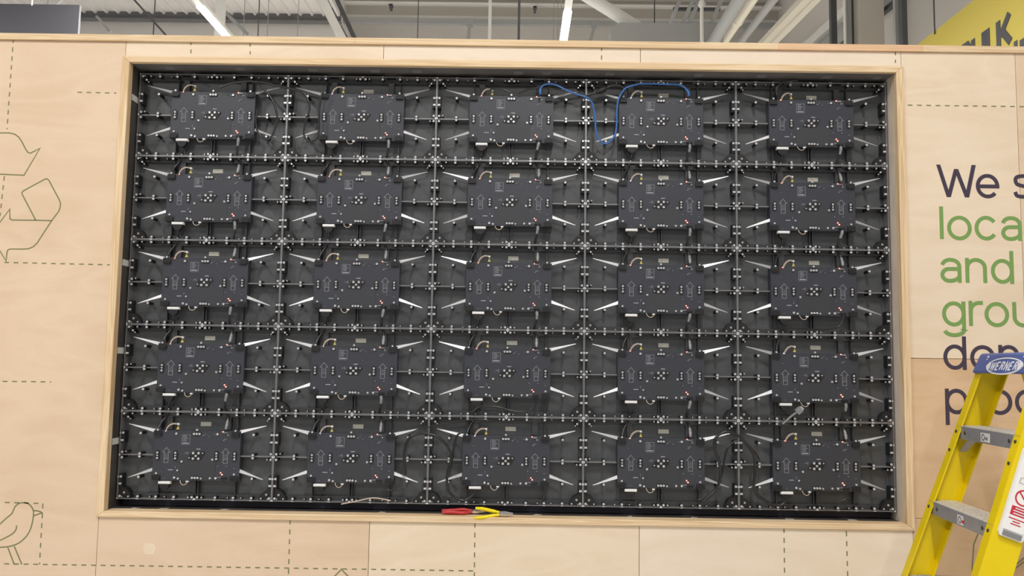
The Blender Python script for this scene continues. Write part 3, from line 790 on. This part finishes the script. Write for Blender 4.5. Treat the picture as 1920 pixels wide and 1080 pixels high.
# ------------------------------------------------------------------ pliers lying on the sill
def pliers(name, x, y, rz, hm, label, L=.10, open_=.16, roll=38):
    t = empty(name, (x, y, OB + .012), rz)
    t.rotation_euler[0] = math.radians(roll)
    tag(t, label, 'pliers', 'hand tools on the sill')
    for sg in (1, -1):
        pts = [(-L, sg * .024 * open_ / .16, 0), (-L * .7, sg * .021 * open_ / .16, 0), (-L * .35, sg * .012, .0), (-.008, sg * .0055, .0)]
        MB().tube(smooth_path(pts, 4), [.0045] + [.0058] * 2 + [.0070] * 7 + [.0055] * 3, 10).build('handle', hm, t)
        MB().hexa([(-.010, sg * .003 - .004, -.004), (.012, sg * .004 - .005, -.004), (.012, sg * .004 + .005, -.004), (-.010, sg * .003 + .004, -.004),
                   (-.010, sg * .003 - .004, .004), (.012, sg * .004 - .005, .004), (.012, sg * .004 + .005, .004), (-.010, sg * .003 + .004, .004)]).build('shank', STEEL, t)
        MB().hexa([(.010, sg * .0045 - .0045, -.005), (.044, sg * .0018 - .0016, -.0028), (.044, sg * .0018 + .0016, -.0028), (.010, sg * .0045 + .0045, -.005),
                   (.010, sg * .0045 - .0045, .005), (.044, sg * .0018 - .0016, .0028), (.044, sg * .0018 + .0016, .0028), (.010, sg * .0045 + .0045, .005)]).build('jaw', STEEL, t)
    MB().tube([(.004, 0, -.006), (.004, 0, .0065)], .0062, 10).build('pivot', STEEL, t)
    return t
pliers('pliers', -.012, -.064, math.radians(-3), YEL_H, 'yellow handled pliers on the front of the pine sill')
pliers('pliers', -.118, -.020, math.radians(9), RED_H, 'red handled pliers deeper on the sill behind the yellow pair', .122, .05, 20)

# ------------------------------------------------------------------ the step ladder
def ladder():
    Z1, SP, LEAN, HW, TAP = 1.510, .252, .359, .198, .0553
    t = empty('step_ladder', (1.5006, -.6391, 0), -1.65)
    tag(t, 'yellow fibreglass step ladder with blue top cap right of the video wall', 'ladder')
    yf = lambda z: -LEAN * (Z1 - z)
    hw = lambda z: HW + TAP * (Z1 - z)
    TOP = 1.715
    n = Vector((0, 1, 0.359)).normalized()          # depth of a leaning rail, square to its length
    rail_d = .088
    fw = .040
    def at_(x, z, dd):                             # dd = depth behind the front flange
        return (x, yf(z) + dd / math.cos(math.atan(LEAN)), z)
    for sx in (-1, 1):
        mb = MB()
        def plate(d0, d1, a0, a1, zb=.03):
            q = []
            for z in (zb, TOP):
                w = hw(z)
                for (a, d) in ((a0, d0), (a1, d0), (a1, d1), (a0, d1)):
                    q.append(at_(sx * (w + a), z, d))
            f = [(0, 3, 2, 1), (4, 5, 6, 7), (0, 1, 5, 4), (1, 2, 6, 5), (2, 3, 7, 6), (3, 0, 4, 7)]
            if sx < 0: f = [p[::-1] for p in f]
            mb.add(q, f)
        plate(0, .0045, -fw / 2, fw / 2)
        plate(.0045, rail_d - .0045, fw / 2 - .0045, fw / 2)
        plate(rail_d - .0045, rail_d, -fw / 2 + .008, fw / 2)
        rl = mb.build('front_rail', YEL, t)
        for k in range(6):
            z = Z1 - SP * k
            for dz in ((0, -.062) if k in (0, 5) else (0,)):
                y = yf(z + dz)
                MB().cyl((sx * hw(z + dz), z + dz), .0052, y - .003, y + .002, 10).build('rivet', STEELDK, rl)
        # foot
        q = at_(sx * hw(.02), .02, 0)
        MB().box(q[0] - .026, q[0] + .026, q[1] - .008, q[1] + rail_d + .02, 0, .034).build('foot', BLACK, t)
        # rear leg
        ry = lambda z: .200 + .30 * (TOP - z)
        rw = lambda z: .176 + .050 * (TOP - z)
        mb = MB()
        for (d0, d1, a0, a1) in ((0, .004, -.032, 0), (.004, .052, -.004, 0), (.052, .056, -.028, 0)):
            q = []
            for z in (.03, TOP - .01):
                for (a, d) in ((a0, d0), (a1, d0), (a1, d1), (a0, d1)):
                    q.append((sx * (rw(z) + a), ry(z) + d, z))
            f = [(0, 3, 2, 1), (4, 5, 6, 7), (0, 1, 5, 4), (1, 2, 6, 5), (2, 3, 7, 6), (3, 0, 4, 7)]
            if sx < 0: f = [p[::-1] for p in f]
            mb.add(q, f)
        mb.build('rear_leg', YEL, t)
        MB().box(sx * rw(.02) - .026, sx * rw(.02) + .018, ry(.02) - .01, ry(.02) + .065, 0, .034).build('foot', BLACK, t)
        # spreader bar between front and rear
        zs = 1.012
        xs = sx * (hw(zs) + .004)
        sb = MB().box(xs - .003, xs + .003, yf(zs) + .050, ry(zs) + .03, zs - .017, zs + .017).build('spreader', ALU, t)
        MB().tube([(xs - .006, yf(zs) + .30, zs), (xs + .006, yf(zs) + .30, zs)], .008, 8).build('hinge_bolt', STEELDK, sb)
    for k in range(6):
        z = Z1 - SP * k
        w = hw(z) + fw / 2 - .005
        y0 = yf(z) + .006
        dep = .086
        tr = MB().box(-w, w, y0, y0 + .003, z - .024, z + .018).box(-w, w, y0 + .003, y0 + dep, z + .015, z + .018).box(-w, w, y0 + dep - .003, y0 + dep, z - .020, z + .015).build('tread', ALU, t)
        mb = MB()
        for j in range(9):
            yy = y0 + .002 + j * .0095
            mb.box(-w + .002, w - .002, yy, yy + .0055, z + .018, z + .0205)
        mb.build('ribbed_top', ALU_L, tr)
        for sx in (-1, 1):
            MB().cyl((sx * (w - .065), z - .002), .006, y0 - .002, y0 + .001, 8).build('rivet', STEELDK, tr)
            if k in (0, 5):
                MB().beam((sx * (w - .006), y0 + .016, z - .066), (sx * (w - .090), y0 + .020, z - .014), .024, .005).build('brace', ALU, tr)
        if k < 3:
            sk = MB().box(-.035 + .03 * (k == 1), .035 + .01 * (k == 1) - .01, y0 - .0008, y0, z - .019, z + .009).build('tread_sticker', WHITEP, tr)
            x0 = -.018 + .03 * (k == 1)
            MB().stroke(arc(x0, z - .005, .009, .009, 0, 360, 16), .003, y0 - .0012, y0 - .0006, True).build('sticker_mark', LET_N, sk)
            MB().box(x0 + .014, x0 + .030, y0 - .0012, y0 - .0006, z - .012, z - .003).build('sticker_mark', REDP if k else GREYP, sk)
    # ---- cap with the emblem
    ztop, zbot = 1.772, 1.705
    yb, yt = yf(zbot) - .012, yf(ztop) - .006
    cw = HW + .014
    q = [(-cw, yb, zbot), (cw, yb, zbot), (cw, .300, zbot), (-cw, .300, zbot), (-cw + .004, yt, ztop), (cw - .004, yt, ztop), (cw - .006, .285, ztop), (-cw + .006, .285, ztop)]
    cap = MB().hexa(q).build('top_cap', CAPB, t)
    bv = cap.modifiers.new('round', 'BEVEL'); bv.width = .009; bv.segments = 3
    # emblem: drawn in the plane of the cap front, lifted a little
    em = empty('emblem'); em.parent = cap
    sl = math.atan2(yt - yb, ztop - zbot)
    em.location = (0.0, (yb + yt) / 2 - .010 * (yt - yb) / (ztop - zbot) - .0006, (zbot + ztop) / 2 - .010)
    em.rotation_euler[0] = -sl
    MB().prism([(a, b) for a, b in arc(0, 0, .110, .0265, 0, 360, 40)[:-1]], -.0014, .0006).build('emblem_plate', CAPB, em)
    MB().stroke(arc(0, 0, .112, .0275, 0, 360, 48), .0040, -.0022, .0006, True).build('emblem_ring', WHITEP, em)
    MB().prism([(-.118, 0), (-.100, -.014), (-.090, -.010), (-.090, .010), (-.100, .014)], -.0024, .0004).prism([(.118, 0), (.100, .014), (.090, .010), (.090, -.010), (.100, -.014)], -.0024, .0004).build('emblem_ends', WHITEP, em)
    G = {'W': [[(0, 1), (.25, 0), (.5, .8), (.75, 0), (1, 1)]], 'E': [[(.9, 1), (0, 1), (0, 0), (.9, 0)], [(0, .5), (.75, .5)]], 'R': [[(0, 0), (0, 1), (.65, 1), (.85, .78), (.65, .52), (0, .52)], [(.45, .52), (.95, 0)]], 'N': [[(0, 0), (0, 1), (.9, 0), (.9, 1)]]}
    x = -.082; hh = .026
    for ch in 'WERNER':
        mb = MB(); w = .026 if ch == 'W' else .0185
        for st in G[ch]:
            mb.stroke([(x + a * w + .22 * (b - .5) * hh, -.013 + b * hh) for a, b in st], .0050, -.0022, .0)
        mb.build('letter_' + ch.lower(), WHITEP, em)
        x += w + .0100
    # white wear and slots on the cap
    for (a, b, w_, h_) in ((-.135, .034, .010, .006), (-.135, .025, .006, .003), (.02, .018, .005, .004), (.10, .033, .009, .006)):
        MB().box(a - w_ / 2, a + w_ / 2, -.0010, .0006, b - h_ / 2, b + h_ / 2).build('scuff', WHITEP, em)
    # white inspection tag holder on the outside of the near rail
    zt = 1.362
    ang = math.atan(LEAN)
    h = empty('tag_holder'); h.parent = t
    h.location = (hw(zt) + fw / 2 + .001, yf(zt) + .051, zt)
    # local frame of the holder: u across the rail, v along it
    h.rotation_euler = (-ang, 0, math.radians(90))
    h.rotation_mode = 'XYZ'
    hm = Matrix.Identity(4)
    uy = Vector((-TAP * 0, math.cos(ang), -math.sin(ang)))       # across the rail, towards the back
    vz = Vector((-TAP * math.cos(ang), math.sin(ang), math.cos(ang))).normalized()   # up the rail
    nx = uy.cross(vz).normalized()                               # outwards (+x)
    vz = nx.cross(uy).normalized()
    for i in range(3):
        hm[i][0], hm[i][1], hm[i][2], hm[i][3] = uy[i], -nx[i], vz[i], h.location[i]
    h.matrix_local = hm
    P = [(-.030, -.128), (.030, -.128), (.036, -.118), (.036, .125), (.022, .150), (-.022, .150), (-.036, .125), (-.036, -.118)]
    MB().prism(P, -.010, 0).build('holder_plate', WHITEP, h)
    MB().prism([(-.028, -.106), (.028, -.106), (.028, .110), (-.028, .110)], -.0125, -.009).build('holder_card', pmat('white_card', (.86, .85, .83), .4), h)
    MB().box(-.026, .026, -.0135, -.009, -.124, -.110).build('holder_clasp', GREYP, h)
    MB().stroke(arc(0, -.008, .021, .021, 0, 360, 28), .0042, -.0132, -.012, True).stroke([(-.015, .007), (.015, -.023)], .004, -.0132, -.012).build('prohibition_ring', REDP, h)
    MB().box(-.023, .023, -.0132, -.012, -.062, -.036).build('red_notice', REDP, h)
    mb = MB()
    for k, w_ in enumerate((.026, .034, .030)): mb.box(-w_ / 2, w_ / 2, -.0138, -.0126, -.043 - .0075 * k, -.040 - .0075 * k)
    mb.build('notice_text', WHITEP, h)
    mb = MB()
    for k, w_ in enumerate((.046, .020, .028)): mb.box(-w_ / 2, w_ / 2, -.0132, -.012, -.073 - .0075 * k, -.070 - .0075 * k)
    mb.build('notice_text', REDP, h)
    MB().stroke([(-.022, .030), (.022, .030), (.022, .045), (-.022, .045)], .0012, -.0132, -.012, True).box(-.016, .016, -.0132, -.012, .050, .053).build('blank_field', GREYP, h)
    MB().stroke(arc(.0, .085, .012, .012, 0, 360, 20), .003, -.0132, -.012, True).build('holder_ring', STL_D, h)
    return t
ladder()

# ------------------------------------------------------------------ hanging signs
s = empty('hanging_sign', at(75, 60, 6.0))
tag(s, 'plain charcoal sign board hanging at the upper left', 'sign')
a, b = at(-60, 4, 6.0), at(151, 11, 6.0)
loc = Vector(s.location)
MB().box(a.x - loc.x - .6, b.x - loc.x, -.02, .02, -.9, b.z - loc.z + .004).build('board', SIGN_K, s)
q = at(62, 12, 6.0)
MB().tube([Vector((q.x, 5.975, q.z)) - loc, Vector((q.x + .01, 5.975, 8.9)) - loc], .008, 6).build('hanging_wire', STL_L, s)

SX = 5.0
s = empty('bulk_sign', (SX, 5.5, 4.6))
tag(s, 'yellow hanging sign board with dark BULK lettering, upper right', 'sign')
zt = atx(1780, 39, SX).z
MB().box(-.02, .02, -5.5, 1.62, -.6, zt - 4.6).build('board', SIGN_Y, s)
def bigletter(ch, px0, px1, z0, z1):
    """block letter on the sign; runs from far to near"""
    y0, y1 = atx(px0, 40, SX).y, atx(px1, 40, SX).y
    w, h_ = abs(y1 - y0), z1 - z0
    G = {'U': [[(.11, 1), (.11, .25), (.3, .06), (.7, .06), (.89, .25), (.89, 1)]], 'L': [[(.12, 1), (.12, .06), (1, .06)]], 'K': [[(.12, 1), (.12, 0)], [(.93, 1), (.25, .42)], [(.40, .55), (.95, 0)]],
         'B': [[(.12, .06), (.12, .94), (.65, .94), (.85, .78), (.80, .60), (.60, .52), (.12, .52)], [(.60, .52), (.9, .38), (.9, .2), (.7, .06), (.12, .06)]]}[ch]
    mb = MB()
    for k, st in enumerate(G):
        mb.stroke([(a * w, b * h_) for a, b in st], .080, -.003 - .0015 * k, .0)
    v = [(-.021 + p[1], y0 - 5.5 - p[0], p[2] + z0 - 4.6) for p in mb.v]
    m2 = MB(); m2.v, m2.f, m2.sm = v, [f[::-1] for f in mb.f], mb.sm
    m2.v = [(x, y, z) for x, y, z in v]
    return m2.build('letter_' + ch.lower(), SIGN_K, s)
kt, kb = atx(1890, 33, SX).z, atx(1884, 80, SX).z
KT = atx(1872.5, 42, SX).z; KB = KT - .30
for ch, p0, p1 in (('B', 1806, 1822), ('U', 1824, 1850), ('L', 1852.5, 1871), ('K', 1872, 1899)):
    bigletter(ch, p0, p1, KB, KT)
for y_px, w_ in ((1905, .06), (1916, .13)):
    p = atx(y_px, 79 if y_px < 1910 else 76, SX)
    MB().box(-.024, -.02, p.y - w_ - 5.5, p.y - 5.5, p.z - .25 - 4.6, p.z - 4.6).build('letter_stroke', SIGN_K, s)
p = atx(1757, 55, SX)
MB().tube([Vector((-.03, p.y - 5.5, p.z - .06 - 4.6)), Vector((-.03, p.y - 5.5, p.z + 1.9 - 4.6))], .009, 6).build('hanging_wire', STL_D, s)

# ------------------------------------------------------------------ the shop hall beyond: walls, roof, steelwork
DZ_ = 8.97
struct(MB().box(-12, 5.6, 15.4, 15.6, 0, 9.62).build('wall_back', CLAD))
struct(MB().box(5.6, 5.8, -10, 15.6, 0, 9.62).build('wall_right', CLAD))
# ribbed roof deck, with a higher bay on the right
XS = at(636, 20, 14.0).x
mb = MB(); prof = []
x = -12.0
while x < XS - .24:
    prof += [(x, DZ_), (x + .16, DZ_), (x + .185, DZ_ - .05), (x + .215, DZ_ - .05)]
    x += .24
n = len(prof)
mb.add([(a, -10, b) for a, b in prof] + [(a, 15.4, b) for a, b in prof], [(i, i + n, i + n + 1, i + 1) for i in range(n - 1)])
struct(mb.build('ceiling', DECK))
struct(MB().box(-12, XS, 14.1, 14.2, 0, DZ_ - .06).build('wall_upper_left', CLAD))
struct(MB().box(XS, 5.6, -10, 15.4, 9.62, 9.70).build('ceiling_raised', DECK))
struct(MB().box(XS - .03, XS + .03, -10, 15.4, DZ_ - .05, 9.62).build('ceiling_step', DECK))

def steel(name, mb, m, label, cat='beam', group=None):
    return tag(mb.build(name, m), label, cat, group)
def hbeam(p0, p1, h, w, flange=.0):
    mb = MB().beam(p0, p1, w, h)
    if flange:
        p0, p1 = Vector(p0), Vector(p1)
        for sg in (1, -1):
            mb.beam(p0 + Vector((0, 0, sg * h / 2)), p1 + Vector((0, 0, sg * h / 2)), flange, .03)
    return mb
# eaves beam on the left, purlins and rails on the right
a, b = at(100, 24, 14.0), at(640, 31, 14.0)
steel('eaves_beam', hbeam((-12, 13.98, a.z), (b.x, 13.98, a.z), .27, .05, .16), pmat('eaves_beam_grey', (.15, .15, .155), .5), 'long grey steel beam under the roof edge, left of the white brace', 'beam')
pz = at(960, 22, 14.6).z
struct(MB().box(at(640, 20, 14.6).x, 5.6, 14.6, 14.7, at(960, 37, 14.6).z, 9.62).build('wall_upper', CLAD_T))
for (py, hpx, nm) in ((9.5, 5, 'upper'), (35.5, 5.5, 'lower')):
    p = at(960, py, 14.4)
    steel('purlin', MB().beam((at(635, py, 14.4).x, 14.4, p.z), (5.6, 14.4, p.z), .09, hpx / FPX * 17.8), STL_L, '%s of two pale purlins running across above the ledge' % nm, 'purlin')
p = at(960, 43, 14.3)
steel('eaves_gutter', MB().beam((at(640, 43, 14.3).x, 14.3, p.z), (5.6, 14.3, p.z), .12, .10), STL_M, 'dark grey gutter beam below the pale purlins', 'beam')
# columns and drop rods, standing on the floor
def column(px, Y, w, m, label, name='column', cat='column', top=DZ_, d=None):
    p = at(px, 40, Y)
    d = d or w
    return steel(name, MB().box(p.x - w / 2, p.x + w / 2, Y - d / 2, Y + d / 2, 0, top), m, label, cat)
column(412.5, 8.6, .115, STL_L, 'pale steel column crossing the left strip light')
column(918.5, 9.4, .048, STL_L, 'thin pale post left of the central strip light', 'service_post', 'post')
column(973, 9.0, .036, STL_D, 'thin dark post left of the central strip light', 'service_post', 'post')
for (px, Y, w, m, lab) in ((1562, 9.0, .085, STL_D, 'dark steel column on the right before the wide grey column'), (1590, 8.6, .075, STL_M, 'grey steel column with a bright edge beside the wide column'), (1600, 8.7, .08, STL_D, 'dark column flange touching the wide grey column'),
                           (1626, 8.6, .34, CLAD_T, 'wide tan grey column at the upper right'), (1681, 7.6, .06, STL_M, 'left one of the two dark posts near the yellow sign'), (1694, 7.5, .07, STL_D, 'right one of the two dark posts near the yellow sign')):
    column(px, Y, w, m, lab)
o = MB().box(at(1584, 40, 8.5).x - .009, at(1584, 40, 8.5).x + .009, 8.48, 8.53, 0, DZ_); steel('conduit', o, STL_L, 'thin white conduit running up the grey column', 'conduit')
# braces
def brace(name, a, b, Ya, Yb, w, h, m, label, cat='brace', ext=1.0):
    p, q = at(*a, Ya), at(*b, Yb)
    e = (q - p) * ext
    return steel(name, MB().beam(p - e, q + e * .4, w, h, (0, 1, 0)), m, label, cat)
brace('roof_brace', (604, 0), (640, 70), 8.0, 8.0, .115, .12, STL_L, 'wide white roof brace slanting down left of centre')
brace('roof_brace', (632, 0), (664, 70), 8.15, 8.15, .06, .16, STL_D, 'dark brace edge right behind the white roof brace')
brace('roof_tie', (252, 0), (295, 48), 9.0, 9.0, .028, .03, STL_D, 'thin dark tie rod slanting at upper left')
brace('roof_tie', (185, 35), (205, 58), 9.5, 9.5, .035, .03, STL_M, 'short grey strut beside the charcoal sign', ext=.2)
brace('roof_tie', (421, 22), (462, 62), 9.2, 9.2, .05, .04, STL_M, 'grey slanting strut right of the pale column', ext=.25)
brace('roof_tie', (105, -2), (93, 9), 12.0, 12.0, .2, .04, STL_L, 'pale slanting plate above the charcoal sign', ext=.4)
p, q = at(1112, 0, 9.0), at(1196, 52, 9.0)
e = q - p
steel('round_brace', MB().tube([p - e * .6, q], .092, 16), STL_L, 'round pale brace tube slanting into the duct', 'brace')
# flat duct
a, b = at(1145, 57, 8.9), at(1332, 59, 8.9)
steel('flat_duct', MB().prism([(a.x + .1, a.z), (a.x - .03, a.z - .09), (a.x - .03, a.z - .30), (b.x + .1, a.z - .30), (b.x + .1, a.z)], 8.6, 9.2), STL_M, 'grey green flat duct with a chamfered end', 'duct')
# cable ladder above the duct
t = empty('cable_ladder', at(1290, 30, 9.6)); tag(t, 'grey cable ladder with crossbars above the duct', 'cable ladder')
base = Vector(t.location)
for (x0, x1) in ((1252, 1275), (1276, 1299), (1288, 1311), (1330, 1352)):
    p, q = at(x0, 54, 9.8) - base, at(x1, 0, 9.4) - base
    MB().beam(p, q + (q - p) * .5, .06, .05, (0, 1, 0)).build('side_bar', STL_M, t)
for (y0, w_) in ((17, .05), (52, .03)):
    p, q = at(1262, y0, 9.7) - base, at(1350, y0 + 1, 9.7) - base
    MB().beam(p, q, .05, w_).build('crossbar', STL_D, t)
# drop pipe with joint
p = at(1316, 40, 8.2)
t = empty('drop_pipe', (p.x, 8.2, 0)); tag(t, 'pale vertical drop pipe with a clamp joint near the top', 'pipe')
zt = at(1316, 8, 8.2).z
MB().tube([(0, 0, 0), (0, 0, zt + 1.2)], .026, 12).build('pipe', STL_L, t)
MB().tube([(0, 0, zt - .035), (0, 0, zt + .035)], .042, 12).build('clamp', STL_L, t)
MB().tube([(-.05, 0, zt - .01), (.05, 0, zt + .01)], .016, 8).build('clamp_bolt', STL_L, t)
# pipes and beams running away along the right-hand wall
def runner(name, a, b, X, r, m, label, cat, flat=False):
    p, q = atx(*a, X), atx(*b, X)
    e = q - p
    mb = MB()
    if flat: mb.beam(p - e * 2.2, q + e * 2.0, r, r * .8)
    else: mb.tube([p - e * 2.2, q + e * 2.0], r, 14)
    return steel(name, mb, m, label, cat)
runner('roof_duct', (1338, 78), (1386, 0), 2.75, .085, STL_M, 'grey round duct running back beside the drop pipe', 'duct')
cp = runner('cream_pipe', (1358, 78), (1411, 0), 3.0, .062, CREAM, 'cream pipe with a flange running back into the hall', 'pipe')
p = atx(1383, 37, 3.0); d = (atx(1411, 0, 3.0) - atx(1358, 78, 3.0)).normalized()
MB().tube([p - d * .05, p + d * .05], .092, 14).build('flange', CREAM, cp)
MB().tube([p + Vector((0, 0, .06)), p + Vector((0, 0, 2.2))], .008, 6).build('hanger_rod', STL_D, cp)
runner('grey_pipe', (1389, 78), (1450, 0), 3.3, .056, STL_M, 'smooth grey pipe right of the cream pipe', 'pipe')
runner('roof_rail', (1432, 80), (1508, 0), 4.2, .12, CREAM, 'left pale beam of the pair running back at right', 'beam', True)
runner('roof_rail', (1450, 80), (1528, 0), 4.3, .10, CREAM, 'right pale beam of the pair running back at right', 'beam', True)
runner('wall_rail', (1525, 80), (1590, 22), 5.5, .20, STL_L, 'pale wall rail slanting behind the dark right column', 'rail', True)
runner('wall_rail', (1555, 80), (1610, 35), 5.45, .16, STL_M, 'dark grey wall rail slanting into the wide column', 'rail', True)
runner('wall_rail', (1650, 28), (1690, -4), 5.3, .08, STL_D, 'dark slanting rail above the two dark posts', 'rail', True)
# small hangers under the purlins
for (px, py0, py1, Y, lab) in ((782, 45, 75, 13.5, 'thin dark drop rod below the gutter beam'), (1227, -5, 58, 9.0, 'thin dark rod hanging above the flat duct'), (482, 45, 75, 12, 'thin dark rod left of the white brace'), (286, 12, 62, 10, 'thin pale wire at the dark tie rod')):
    p, q = at(px, py0, Y), at(px, py1 + 30, Y)
    p.z = 9.62 if p.x > XS else DZ_
    steel('drop_rod', MB().tube([(q.x, Y, p.z), (q.x, Y, q.z)], .010, 6), STL_D, lab, 'rod')
for (px, py, lab) in ((733, 13, 'small dark bracket below the upper purlin, left'), (1003, 17, 'small dark bracket below the upper purlin, centre'), (463, 6, 'small dark bracket right of the pale column'), (392, 9, 'small dark bracket left of the pale column')):
    p = at(px, py, 14.2)
    steel('roof_bracket', MB().box(p.x - .025, p.x + .025, 14.15, 14.3, p.z - .05, p.z + .04).box(p.x - .04, p.x + .04, 14.15, 14.3, p.z + .02, p.z + .05), STL_D, lab, 'bracket')
for (a, b, lab) in (((881, 42), (878, 75), 'dark wall strut left of the thin pale post'), ((1116, 45), (1107, 75), 'dark wall strut right of the central strip light')):
    p, q = at(*a, 13.8), at(*b, 13.8)
    steel('wall_strut', MB().beam(p, q + (q - p), .06, .06, (0, 1, 0)).box(p.x - .07, p.x + .07, 13.75, 13.9, p.z - .06, p.z + .06), STL_M, lab, 'strut')

# ------------------------------------------------------------------ ceiling strip lights
def strip_light(x, y, label):
    t = empty('strip_light', (x, y, LAMP_Z))
    tag(t, label, 'ceiling light', 'ceiling strip lights')
    MB().box(-.045, .045, -1.15, 1.15, .006, .075).build('housing', STL_L, t)
    MB().box(-.052, .052, -.78, .78, -.012, .004).build('diffuser', LAMP_ON, t)
    for yy in (-.9, .9):
        MB().tube([(0, yy, .075), (0, yy, (9.62 if x > XS else DZ_ - .05) - LAMP_Z)], .006, 6).build('suspension_wire', STL_M, t)
    L = bpy.data.lights.new('strip_lamp', 'AREA')
    L.shape = 'RECTANGLE'; L.size = .10; L.size_y = 1.56; L.energy = LAMP_W; L.color = LAMP_COL
    o = bpy.data.objects.new('lamp', L); C.objects.link(o); o.parent = t; o.location = (0, 0, -.016)
    return t
for i, x in enumerate(LAMP_ROWS):
    for j, y in enumerate(LAMP_Y):
        if i == 0 and y < 0: continue
        seen = 7 < y < 9 and i > 0
        lab = ('lit ceiling strip light beside the pale column' if i == 1 else 'lit ceiling strip light above the middle of the ledge') if seen else 'lit ceiling strip light in the %s lamp row, %s from the front' % (('far left', 'left', 'middle')[i], ('first', 'second', 'third', 'fourth', 'fifth', 'sixth')[j])
        strip_light(x, y, lab)
